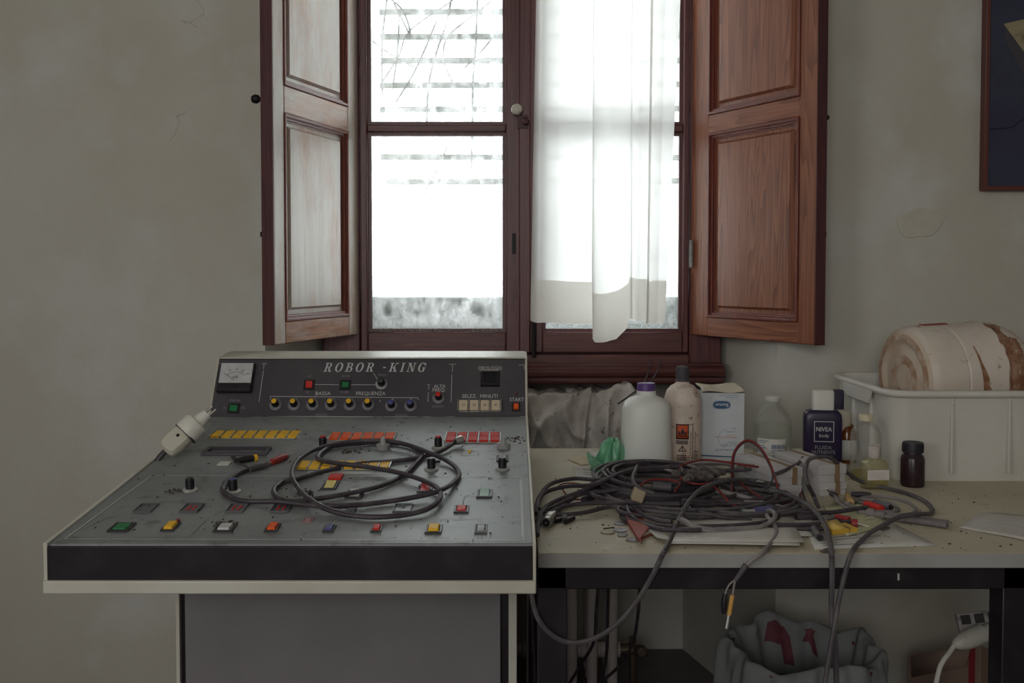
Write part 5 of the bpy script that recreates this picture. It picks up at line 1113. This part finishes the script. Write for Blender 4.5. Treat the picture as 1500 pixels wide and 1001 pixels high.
# spatula
t = thing('spatula_electrode', 'dusty grey flat-handled electrode lying on the table', 'electrode', onT(1320, 760)); GD = M('dusty_grey_rubber', srgb(128, 122, 122), .7, n=(16, srgb(98, 92, 94), .4, .7))
a, b = onT(1296,756,.006), onT(1372,766,.006); d = (b - a); L_ = d.length; ang_ = math.atan2(d.y, d.x); Ts = Matrix.Translation(a) @ Matrix.Rotation(ang_, 4, 'Z') @ Matrix.Rotation(R(90), 4, 'Y')
MB().loft([(.003,.005,0,.6),(.0045,.010,.02,.5),(.0050,.013,.10,.4),(.0045,.012,L_ - .004,.5),(.003,.008,L_,.6)], 18, Ts).build('blade', GD, t)
MB().tube(spline([onT(1255,750,.006), onT(1275,752,.006), onT(1297,756.5,.006)], .004), lambda k: .0035 + .003*k, 10).build('handle', GD, t); MB().lathe([(.0075,0),(.009,.003),(.009,.010),(.007,.013)], 14, Matrix.Translation(onT(1270,751.5,.006)) @ Matrix.Rotation(ang_, 4, 'Z') @ Matrix.Rotation(R(90), 4, 'Y')).build('collar', GD, t)
# ------------------------------------------------------------------ cables on the table
def cpath(pts, r):
    out = []
    for q in pts:
        if q[0] == 'y': out.append(atY(q[1], q[2], q[3]))
        else: out.append(onT(q[0], q[1], r + (q[2] if len(q) > 2 else 0)))
    return spline(out, .007)
z7 = lambda a: [(q if q[0] == 'y' else (780 + q[0]*.24, 640 + q[1]*.24) + tuple(q[2:])) for q in a]
z8 = lambda a: [(q if q[0] == 'y' else (1140 + q[0]*.24, 640 + q[1]*.24) + tuple(q[2:])) for q in a]
def cable(pts, r, mat, label, group=None, name='cable', n=7, loc=None):
    P_ = cpath(pts, r); o = MB().tube(P_, r, n).build(name, mat); return tag(o, label, 'cable', group)
GRP = 'black cables tangled in the heap'; LAB = 'black rubber cable looped several times in the tangled heap on the table'
HC = onT(1000, 738); hr = random.Random(21)
def coil(cx, cy, rx, ry, turns, h0, h1, r, mat, seed, a0=0, lead=None, wob=1):
    q = random.Random(seed); ph = [q.uniform(0, 6.3) for _ in range(6)]; pts = []; N_ = int(turns*22)
    for k in range(N_ + 1):
        t = k/N_; a = a0 + t*turns*2*math.pi
        w_ = 1 + wob*(.10*math.sin(a*.37 + ph[0]) + .07*math.sin(a*.73 + ph[1]) - .12*t*math.sin(ph[4]))
        ox = wob*.018*math.sin(a*.31 + ph[2]); oy = wob*.016*math.sin(a*.27 + ph[3])
        h = h0 + (h1 - h0)*(.5 + .5*math.sin(a*.43 + ph[5])) 
        pts.append(Vector((cx + ox + rx*w_*math.cos(a), cy + oy + ry*w_*math.sin(a), TZ + max(r, h))))
    return (lead or []) + pts
def addcoil(*a, lead=None, label=LAB, group=GRP, **k):
    p_ = coil(*a, **k); r, mat = a[7], a[8]
    o = MB().tube(spline(p_, .010), r, 6).build('cable', mat); return tag(o, label, 'cable', group)
# (cx px, cy px, rx, ry, turns, heights, radius, material)
for i, (px, py, rx, ry, tn, h0, h1, r, mt_) in enumerate(((958,716,.100,.125,3.6,.020,.048,.0036,RUBBER),(956,715,.110,.135,3.4,.012,.040,.0036,RUBBER2),(962,718,.092,.112,3.6,.026,.052,.0034,RUBBER),(954,717,.104,.120,3.3,.010,.034,.0036,RUBBER2),
        (1005,730,.150,.120,2.6,.010,.030,.0038,RUBBER),(1030,734,.135,.125,2.4,.008,.026,.0036,RUBBER2),(1068,738,.110,.100,2.3,.008,.026,.0036,RUBBER),(1080,742,.085,.085,2.2,.010,.024,.0034,RUBBER2),(1000,752,.115,.060,1.8,.008,.018,.0036,RUBBER),(1045,745,.140,.075,1.7,.008,.020,.0036,RUBBER2))):
    c_ = onT(px, py); addcoil(c_.x, c_.y - .03, rx, ry, tn, h0*.85, h1*.8, r, mt_, 40 + i, a0=i*1.1, wob=(.45 if i < 4 else 1.5))
# grey inner coil round the lint, upper right
c_ = onT(1036, 714); addcoil(c_.x, c_.y, .056, .054, 3.8, .024, .044, .0030, GREYC, 71, label='grey cable wound in a small tight coil on top of the heap', group=None)
# left loops that turn back behind the console
LG = 'black cables looping out to the left of the heap'; LL = 'black cable looping from the heap out to the console\'s right side'
for i, (pts, r) in enumerate((([(560,215,.04),(420,262,.03),(250,256,.02),(110,290,.012),(40,370,.006),(24,440,.003)], .0040), ([(640,190,.045),(520,232,.04),(380,292,.03),(200,305,.018),(80,340,.010),(30,400,.004),(20,470,.002)], .0040), ([(900,180,.05),(650,196,.046),(470,250,.036),(330,320,.022),(160,385,.010),(70,440,.004),(36,520,.001),(30,600,0)], .0040),
        ([(620,300,.03),(470,330,.02),(300,350,.014),(150,420,.006),(60,460,.003),(25,520,0)], .0038), ([(900,410,.022),(600,400,.018),(350,405,.012),(200,425,.008),(100,470,.003),(40,530,0)], .0040), ([(800,440,.015),(600,440,.012),(480,425,.010),(330,460,.006),(200,475,.003),(90,470,.002),(35,430,.002)], .0038), ([(430,262,.03),(330,310,.016),(270,360,.010),(200,410,.004),(130,470,.002)], .0040))):
    cable(z7(pts), r, RUBBER, LL, LG)
# connector at the left
t = thing('screw_connector', 'round metal screw connector at the table\'s left front corner', 'connector', onT(798, 764))
a = [onT(800 - 0, 766, .009), onT(812, 752, .010)]
MB().tube([a[0], a[0].lerp(a[1], .25), a[0].lerp(a[1], .26), a[0].lerp(a[1], .6), a[0].lerp(a[1], .62), a[1]], lambda k: .0085 if k < .3 else (.0095 if k < .7 else .0045), 16).build('body', CHROME, t)
d = (a[0] - a[1]).normalized(); MB().tube([a[0] + d*.0005, a[0] + d*.0015], .0065, 14).build('socket_face', BLACK, t); MB().tube([a[0] + d*.001, a[0] + d*.004], .0016, 8).build('pin', CHROME, t)
# traced single cables
cable([*z7([(1500,296,.022),(1380,275,.034),(1290,263,.042),(1180,268,.050),(1080,296,.050),(1000,345,.044),(940,420,.030),(900,490,.016),(868,560,.006),(835,640,.002),(800,708,.001)]), ('y',968,818,TY0 - .012), ('y',955,845,TY0 - .012), ('y',930,885,TY0 - .005), ('y',902,916,TY0 - .003), ('y',872,935,TY0 - .0), ('y',840,942,TY0 + .0), ('y',812,933,TY0), ('y',790,910,TY0), ('y',780,880,TY0 + .01), ('y',778,850,TY0 + .02)], .0040, RUBBER2, 'thick dark cable crossing the heap and sagging below the table edge to the left')
cable([*z8([(-60,330,.03),(0,333,.03),(100,372,.026),(200,432,.02),(262,500,.014),(300,580,.008),(318,660,.003),(325,708,.001)]), ('y',1218.5,818,TY0 - .012), ('y',1219,850,TY0 - .012), ('y',1218,890,TY0 - .010), ('y',1221,925,TY0 - .008), ('y',1224,960,TY0 - .006), ('y',1226,1020,TY0 - .004)], .0042, RUBBER2, 'dark cable running over the white sheet and hanging straight down from the table edge')
cable([(1199,743,.006), (1192,727,.020), (1182,706,.055), ('y',1180.5,684,1.83), ('y',1186,673,1.84), ('y',1200,669.5,1.85), ('y',1218,672,1.86), (1240,692,.032), (1262,706,.010), (1290,713,.002), (1325,722), (1352,733), (1365,745), (1362,752.5), (1340,754,.012), (1318,757.5,.010), (1295,769,.006), (1276,780,.004), (1262,792,.002), (1252,803,.001), ('y',1246,814,TY0 - .010), ('y',1238,840,TY0 - .012), ('y',1229,880,TY0 - .012), ('y',1222,920,TY0 - .016), ('y',1215,960,TY0 - .018), ('y',1206,1020,TY0 - .018)], .0039, RUBBER2, 'dark cable looping round the flask and jar, then hanging from the table edge')
t = thing('y_cable', 'grey cable splitting into a black and a yellow probe, hanging from the table edge', 'cable', onT(1130, 770))
GR = .0036
pts = [*z7([(910,500,.020),(1000,548,.012),(1100,566,.008),(1220,566,.006),(1340,560,.006),(1430,535,.010),(1478,495,.016),(1470,460,.018),(1440,450,.016),(1430,480,.012),(1470,530,.008),(1490,580,.003),(1470,630,.002),(1430,680,.001)]), ('y',1117,811,TY0 - .006), ('y',1103,820,TY0 - .010), ('y',1094,828,TY0 - .010)]
MB().tube(cpath(pts, GR), GR, 8).build('sheath', GREYC, t)
MB().tube(cpath([('y',1093,828,TY0 - .010), ('y',1085,840,TY0 - .010), ('y',1077,851,TY0 - .010)], GR), lambda k: .0048 - .001*k, 10).build('sleeve', RUBBER2, t)
MB().tube(cpath([('y',1077,850,TY0 - .010), ('y',1069,856,TY0 - .012), ('y',1064,865,TY0 - .012), ('y',1062,873,TY0 - .012)], 0), .0014, 6).tube(cpath([('y',1077,850,TY0 - .010), ('y',1075,860,TY0 - .010), ('y',1073,874,TY0 - .010)], 0), .0017, 6).build('branch_wire', GREYC, t)
MB().tube(cpath([('y',1062,871,TY0 - .012), ('y',1061,885,TY0 - .012), ('y',1060,899,TY0 - .012)], 0), lambda k: .0026 + .0022*math.sin(k*2.6 + .3), 10).build('probe', BLACK, t, label='black probe grip')
MB().tube(cpath([('y',1073,872,TY0 - .010), ('y',1070,887,TY0 - .010), ('y',1068,901,TY0 - .010)], 0), .0037, 10).build('probe', M('ochre_probe', srgb(200, 156, 84), .5), t, label='ochre yellow probe grip'); MB().tube(cpath([('y',1067.5,901,TY0 - .010), ('y',1064,921,TY0 - .010)], 0), .0018, 6).build('probe_tip', M('white_metal', srgb(206, 204, 200), .4), t)
cable(z7([(900,505,.016),(1000,560,.010),(1150,582,.005),(1300,574,.004),(1420,545,.006),(1470,510,.012),(1490,470,.012)]), .0034, GREYC, 'grey cable lying along the heap\'s front beside the splitting one')
# red and black twin wire
cable([*z7([(1215,330,.03)]), ('y',1072,706,1.86), ('y',1073,672,1.86), ('y',1080,655,1.86), ('y',1090,646.5,1.86), ('y',1099,646,1.85), ('y',1110,652,1.84), ('y',1122,668,1.83), ('y',1132,690,1.81), (1140,718,.024), (1141,735,.010), (1135,747,.004), (1128,752,.002)], .0021, REDC, 'red wire standing in a tall loop above the heap, in front of the infusion bottle')
cable([*z7([(1210,335,.03)]), ('y',1073.5,708,1.862), ('y',1074.5,672,1.862), ('y',1081.5,656,1.862), ('y',1091,648,1.862), ('y',1098.5,647.5,1.852), ('y',1108.5,653.5,1.842), ('y',1120.5,669,1.832), ('y',1130,688,1.812), (1132,702,.040), (1125,712,.030), (1116,720,.020)], .0017, RUBBER, 'thin black wire running along the tall red loop')
cable([*z7([(900,178,.056),(980,152,.058),(1060,142,.056),(1200,158,.054),(1330,180,.050),(1430,190,.044),(1500,210,.034)]), (1158,705,.024), (1168,712,.014), (1172,724,.004), (1170,733,.002), (1158,735,.006), (1140,738,.010), (1120,731,.016), (1100,720,.020), (1082,706,.028)], .0021, REDC, 'red wire crossing the top of the heap and bending down by the long grey box')
cable([*z7([(1250,165,.05),(1340,176,.048),(1430,186,.042),(1500,222,.030)]), (1162,708,.022), (1173,716,.010), (1178,728,.002), (1180,735)], .0019, RUBBER, 'thin black wire beside the red one bending down by the long grey box')
cable(z7([(660,300,.045),(690,272,.050),(740,262,.050),(820,262,.048),(880,272,.046),(900,290,.044),(870,330,.040)]), .0021, REDC, 'red wire inside the left coil of the heap')
cable(z7([(1095,295,.05),(1150,340,.036),(1200,400,.020),(1265,440,.012)]), .0021, REDC, 'short red wire leading to the blue and green connector')
cable(z7([(160,300,.002),(190,286,.004),(250,284,.004),(310,292,.004)]), .0014, REDC, 'thin red wire scrap under the left loops, rear one'); cable(z7([(180,315),(205,350,.001),(240,380,.001),(290,384,.002),(320,392,.002),(345,392,.002)]), .0014, REDC, 'thin red wire scrap under the left loops, front one')
cable(z7([(900,200,.055),(890,220,.058),(900,250,.058),(950,278,.056),(1020,290,.054),(1080,280,.052)]), .0019, REDC, 'red wire curling round the grey lint on the heap')
# right-hand grey loops
cable(z8([(350,372,.004),(420,410,.004),(520,372,.002),(650,366,.001),(760,388),(830,425),(835,455,.001),(790,474,.001),(680,472),(560,462),(440,440,.003),(380,412,.008),(345,365,.010)]), .0029, GREYC, 'grey cable looping round the red and grey plugs on the right')
cable(z8([(480,380,.002),(600,388,.001),(690,408),(732,436),(715,455),(640,458),(560,452),(460,440,.003)]), .0028, GREYC, 'grey cable in the inner loop round the red plug')
cable(z8([(-60,560,.003),(60,556,.003),(180,566,.002),(290,560,.004)]), .0036, RUBBER, 'black cable ending beside the yellow box, front one')
cable(z8([(-100,535,.006),(60,540,.006),(220,536,.006),(330,530,.006),(445,518,.005)]), .0036, RUBBER, 'black cable ending beside the yellow box, rear one')
cable(z8([(-100,435,.012),(40,448,.012),(180,462,.010),(300,464,.009),(430,448,.009),(545,430,.006)]), .0038, RUBBER, 'black cable pointing at the red plug on the right')
cable(z8([(-20,230,.055),(20,215,.055),(70,190,.053),(120,165,.050),(150,128,.052)]), .0036, RUBBER2, 'dark cable end sticking up over the long grey box', None)
cable(z7([(1000,205,.050),(1120,205,.050),(1250,207,.044),(1330,200,.040)]), .0036, RUBBER2, 'dark cable lying across the rear of the heap to the long grey box')
cable(z7([(640,180,.062),(625,215,.062),(612,250,.058),(622,285,.052),(660,320,.046),(740,345,.040)]), .0036, RUBBER2, 'dark cable end poking up in the left coil')
cable(z7([(590,400,.016),(580,440,.012),(610,490,.008),(680,535,.004),(780,565,.009),(900,572,.009),(1030,570,.009)]), .0038, RUBBER, 'black cable curving over the red folder at the heap\'s front')
cable(z7([(620,430,.016),(680,480,.012),(760,508,.010),(850,520,.010)]), .0038, RUBBER, 'short black cable over the red folder')
cable(z7([(1120,330,.024),(1220,350,.02),(1300,372,.016),(1380,400,.012),(1470,420,.010),(1540,440,.008)]), .0044, GREYC, 'grey cable on the right flank of the heap')
cable(z7([(1000,420,.018),(1200,410,.016),(1400,415,.014),(1560,450,.010),(1700,470,.008)]), .0038, RUBBER, 'black cable along the heap\'s right flank')
cable(z7([(950,440,.016),(1050,465,.014),(1150,490,.010),(1260,505,.006),(1340,515,.004)]), .0038, RUBBER, 'black cable ending at the front of the heap near the blue sleeve')
# probes, plugs, sleeves
def sleeve(name, pts, r, mat, label, cat='plug', tip=None, extra=None):
    t = thing(name, label, cat, pts[0]); MB().tube(spline(pts, .004), r, 12).build('grip', mat, t)
    if tip: MB().tube(spline(tip, .004), .0016, 7).build('tip', CHROME, t)
    if extra: MB().tube(spline(extra[0], .004), extra[1], 8).build('wire', extra[2], t)
    return t
sleeve('probe_plug', [tp(1268,738,.007), tp(1292,745.5,.007)], lambda k: .0062 - .0012*abs(k - .5), REDP, 'bright red plug grip lying beside a grey one', extra=([tp(1250,733,.005), tp(1268,738,.007)], .0022, GREYC))
sleeve('probe_plug', [tp(1282,736,.008), tp(1304,743.5,.007)], lambda k: .0066 - .0010*k, M('slate_grip', srgb(94, 92, 102), .5), 'dark grey plug grip right beside the bright red one', extra=([tp(1304,743.5,.007), tp(1306,744.2,.007)], .0042, BLACK))
sleeve('probe_plug', [tp(1225,757.5,.008), tp(1244,761.5,.008)], .0052, M('crimson_grip', srgb(150, 44, 48), .45), 'dark red plug grip above the yellow box', tip=None, extra=([tp(1208,750,.008), tp(1225,757.5,.008)], .0024, GREYC))
sleeve('probe_plug', [tp(1247,767,.008), tp(1256,767.5,.008)], .0076, M('crimson_knob', srgb(140, 44, 48), .45), 'stubby dark red plug with a metal pin, right of the yellow box', tip=[tp(1256,767.5,.006), tp(1273,772,.003)])
sleeve('probe_plug', [tp(1212,763,.008), tp(1232,765,.008)], lambda k: .0040 + .002*math.sin(3*k), RUBBER, 'black plug grip lying against the dark red one')
sleeve('probe_plug', [tp(1166,757.5,.008), tp(1200,756,.008)], .0068, RUBBER, 'fat black sleeve lying left of the dark red plug', 'sleeve')
sleeve('probe_plug', [tp(1192,775,.007), tp(1201,787.5,.007)], .0062, RUBBER2, 'black tube end pointing at the table edge left of the yellow box', 'sleeve', extra=([tp(1200.5,787,.007), tp(1201.2,788,.007)], .0048, BLACK))
sleeve('probe_plug', [tp(1216,722,.016), tp(1226,728,.010)], lambda k: .0044 + .001*math.sin(3*k), RUBBER, 'black probe leaning on the stacked grey boxes', tip=[tp(1216,722,.016), tp(1211,716,.024)], extra=([tp(1226,728,.010), tp(1236,738,.006), tp(1262,745,.004)], .0028, GREYC))
sleeve('probe_plug', [tp(1242,728,.008), tp(1246,736,.008)], .0062, M('ochre_plug', srgb(186, 150, 96), .5), 'ochre plug with a white tip in front of the stacked grey boxes', tip=[tp(1246,736,.008), tp(1246.5,740,.007)])
sleeve('probe_plug', [tp(1247,724,.006), tp(1276,725.5,.005)], lambda k: .0040 + .0018*math.sin(3*k), RUBBER, 'black plug grip in front of the small flask')
sleeve('cable_sleeve', [*[onT(780 + x*.24, 640 + y*.24, h) for x, y, h in ((740,303,.046),(850,310,.046))]], .0072, RUBBER2, 'dark cylindrical sleeve inside the left coil', 'sleeve')
sleeve('cable_sleeve', [onT(1106,749,.018), onT(1129,746.5,.018)], .0068, M('blue_sleeve', srgb(84, 82, 128), .5), 'blue-violet sleeve at the heap\'s right front', 'sleeve', extra=([onT(1088,750.5,.016), onT(1106,749,.018)], .0040, GREYC))
sleeve('cable_sleeve', [onT(1084,746,.018), onT(1094,750,.015)], .0044, M('green_sleeve', srgb(70, 96, 84), .5), 'small dark green sleeve left of the blue one', 'sleeve')
sleeve('cable_sleeve', [onT(855,733,.006), onT(872,725,.008)], lambda k: .0062 + .001*k, RUBBER, 'black plug body under the left loops', 'plug')
sleeve('cable_sleeve', [onT(1100,703.5,.050), onT(1108,705,.050)], .0042, RUBBER2, 'dark plug with a metal end at the rear of the heap', 'plug', tip=[onT(1108,705,.050), onT(1119,706.5,.050)])
sleeve('cable_sleeve', [onT(1090,737.5,.02), onT(1116,737,.02)], lambda k: .0055 - .0015*k, GD, 'dusty grey tapered sleeve on the heap\'s right flank', 'sleeve')
# tape tag, lint, white slip
a = onT(934, 728, .036); tag(MB().box(-.0105, .0105, -.010, .010, -.008, .014, Matrix.Translation(a) @ Matrix.Rotation(R(20), 4, 'Y')).build('tape_wrap', M('old_masking_tape', srgb(158, 144, 122), .7, n=(40, srgb(130, 112, 90), .5, .75)), bevel=.003), 'yellowed paper tape wrapped round the left coil of cables', 'tape')
m = MB(); lr = random.Random(2)
for k in range(60):
    c_ = onT(lr.gauss(1028, 13), lr.gauss(695, 3), .062 + lr.uniform(-.008, .004)); rr_ = lr.uniform(.005, .010)
    m.ball(c_, rr_, 7, (lr.uniform(.8, 1.5), 1, lr.uniform(.6, 1)))
tag(m.build('lint_clump', M('grey_lint', srgb(104, 96, 94), .95, n=(90, srgb(66, 60, 60), .4, .65), bump=(160, 1.0))), 'clump of grey lint and dust on top of the cable heap', 'lint', kind='stuff')
for px, py, lab in ((1209, 807, 'small grey dust ball stuck on the hanging cable at the table edge'), (1298, 775, 'dried dark plant scrap on the white sheet')):
    m = MB()
    for k in range(7 if py > 800 else 5): m.ball(onT(px + lr.gauss(0, 4.5), py + lr.gauss(0, 1.2), .003), lr.uniform(.002, .0035), 6, (1.6, 1, .7))
    tag(m.build('dust_scrap', M('dust_scrap', srgb(92, 84, 80), .9)), lab, 'debris')
m = MB()
for k in range(260):
    T = Matrix.Translation(onT(lr.uniform(792, 1500), lr.choice((lr.uniform(662, 808), lr.uniform(700, 806))), .0006)) @ Matrix.Rotation(lr.uniform(0, 6), 4, 'Z'); s = lr.choice((.0004, .0006, .0008, .0014)); m.box(-s, s*lr.uniform(1, 2), -s*.6, s*.6, -.0005, s*.8, T)
tag(m.build('table_crumbs', M('dark_crumbs', srgb(80, 68, 58), .9), smooth=0), 'dark crumbs of plaster and dirt scattered over the table top', 'dirt', kind='stuff')

# ------------------------------------------------------------------ under the table
# black flex hanging by the radiator
for pts, lab in (([(876,862,2.0),(873,900,2.05),(870,940,2.1),(855,968,2.2),(835,1000,2.25)], 'thin black flex hanging under the table, left of three'), ([(891,862,2.0),(890,900,2.05),(889,950,2.1),(884,985,2.2),(872,1012,2.25)], 'thin black flex hanging under the table, middle of three'), ([(937,862,2.0),(934,905,2.05),(926,945,2.1),(908,975,2.2),(880,1000,2.25),(860,1015,2.28)], 'thin black flex hanging under the table, right of three')):
    tag(MB().tube(spline([atY(*p) for p in pts], .02), .0036, 7).build('hanging_flex', RUBBER), lab, 'cable')
tag(MB().tube(spline([atY(*p) for p in ((778,862,1.75),(779,900,1.78),(781,950,1.82),(784,1020,1.85))], .02), .0034, 7).build('hanging_flex', RUBBER), 'thin black flex hanging behind the console\'s right corner', 'cable')
# waste bin with liner
bc = atZ(1172, 958, .335); rb_ = .150
t = thing('waste_bin', 'round waste bin with a crumpled clear liner under the table', 'bin', (bc.x, bc.y, 0))
BR = M('maroon_bin_plastic', srgb(110, 50, 60), .5)
MB().lathe([(0,.004),(rb_*.74,.004),(rb_*.74,0),(rb_*.78,.0),(rb_,.33),(rb_ + .006,.332),(rb_ + .006,.338),(rb_ - .004,.338),(rb_*.76,.012),(0,.012)], 40).build('bucket', BR, t, local=True, fix=False)
LIN = cloth('clear_liner', srgb(160, 163, 164), .3, .10)
lr = random.Random(9); ph = [lr.uniform(0, 6.3) for _ in range(9)]
def lin(u, v):
    a = 2*math.pi*u
    w1 = math.sin(9*a + ph[0] + 3*v) ; w2 = math.sin(17*a + ph[1] - 4*v); w3 = math.sin(4*a + ph[2]); w4 = math.sin(31*a + ph[3] + 8*v)
    if v < .45:
        k = v/.45; r = rb_*(.62 + .33*k) + .006*w1*k + .004*w2; z = .12 + (.350 - .12)*k + .012*w3*k + .006*w1*k
    else:
        k = (v - .45)/.55; r = rb_*.95 + (.014 + .010*k)*math.sin(min(1, k*2.2)*1.57)*1.2 + .008*w1 + .004*w2 + .002*w4; z = .350 + .012*w3 + .006*w1 + .012*math.sin(min(1, k*2)*3.14) - k*k*(.09 + .03*w3 + .02*w1)
    return (r*math.cos(a), r*math.sin(a), z)
MB().grid(lin, 160, 40).build('liner', LIN, t, local=True, smooth=45, fix=False)
RP = M('red_liner_print', srgb(96, 46, 58), .7, n=(30, srgb(120, 60, 74), .4, .7))
for u0, u1, v0, v1, k in ((.22,.25,.28,.43,.6),(.26,.30,.35,.44,-.6),(.155,.172,.34,.42,.8),(.185,.20,.38,.44,-.6)):
    def pf(u, v, u0=u0, u1=u1, v0=v0, v1=v1, k=k):
        x, y, z = lin(u0 + (u1 - u0)*u + .02*k*v, v0 + (v1 - v0)*v*(1 - .4*abs(u - .5))); q = 1 - .0022/max(.01, math.hypot(x, y)); return (x*q, y*q, z)
    MB().grid(pf, 10, 8).build('red_patch', RP, t, local=True, smooth=60, fix=False)
# cardboard box
pe = atY(1437, 946, 2.16); t = thing('cardboard_box', 'brown cardboard box with red tape on the floor at the right, under the table', 'box', (pe.x, pe.y, 0), R(40))
KB = M('kraft_card', srgb(136, 114, 102), .85, n=(6, srgb(118, 98, 88), .4, .7)); zh = pe.z
pl_ = atY(1329, 958, 2.29).z; prr = atY(1500, 966, 2.25).z
MB().add([(0,0,0),(.16,0,0),(.16,.17,0),(0,.17,0),(0,0,zh),(.16,0,prr),(.16,.17,prr-.10),(0,.17,pl_)], [(3,2,1,0),(4,5,6,7),(0,1,5,4),(1,2,6,5),(2,3,7,6),(3,0,4,7)]).build('body', KB, t, local=True, bevel=.002)
MB().add([(-.0025,.02,zh-.006),(-.0025,.16,pl_-.002),(-.006,.155,pl_-.05),(-.006,.03,zh-.055)], [(0,1,2,3)]).build('flap', KB, t, local=True, thick=.003, fix=False)
MB().box(-.0012, .001, .012, .026, 0, zh - .004).build('tape_strip', M('red_tape', srgb(128, 42, 46), .4), t, local=True)
# broken socket block and plug
ks = atY(1436, 916, 1.98); t = thing('socket_block', 'dirty white socket block lying on the cardboard box', 'socket', ks, rot=(R(70), R(-10), R(-10)))
SW = M('dirty_white_plastic', srgb(176, 170, 170), .5, n=(40, srgb(110, 104, 104), .5, .68)); 
MB().box(-.042, .042, -.026, .026, -.012, .006).build('block', SW, t, local=True, bevel=.002); m = MB()
for x in (-.026, 0, .026): m.box(x - .009, x + .009, .004, .022, .0055, .0075)
m.build('cavity', BLACK, t, local=True)
t = thing('white_plug', 'white plug with a white flex in front of the socket block', 'plug', atY(1420, 935, 1.93)); a, b = atY(1397, 946, 1.93), atY(1456, 921, 1.95); d = (b - a)
MB().tube([a, a.lerp(b,.08), a.lerp(b,.25), a.lerp(b,.45), a.lerp(b,.5), a.lerp(b,.51), a.lerp(b,.72)], lambda k: .006 + .013*min(1, k*2.6), 16).build('plug_body', WA, t)
MB().tube([a.lerp(b,.73), a.lerp(b,.98)], .014, 14).build('plug_front', WA, t); MB().tube([a.lerp(b,.70), a.lerp(b,.74)], .0150, 14).build('gap_band', DGREY, t)
MB().tube(spline([a + d*.02, a - d*.12 + Vector((0,0,-.012)), atY(1378, 975, 1.92), atY(1370, 1010, 1.92), atY(1366, 1060, 1.92)], .01), .0048, 8).build('flex', WA, t)
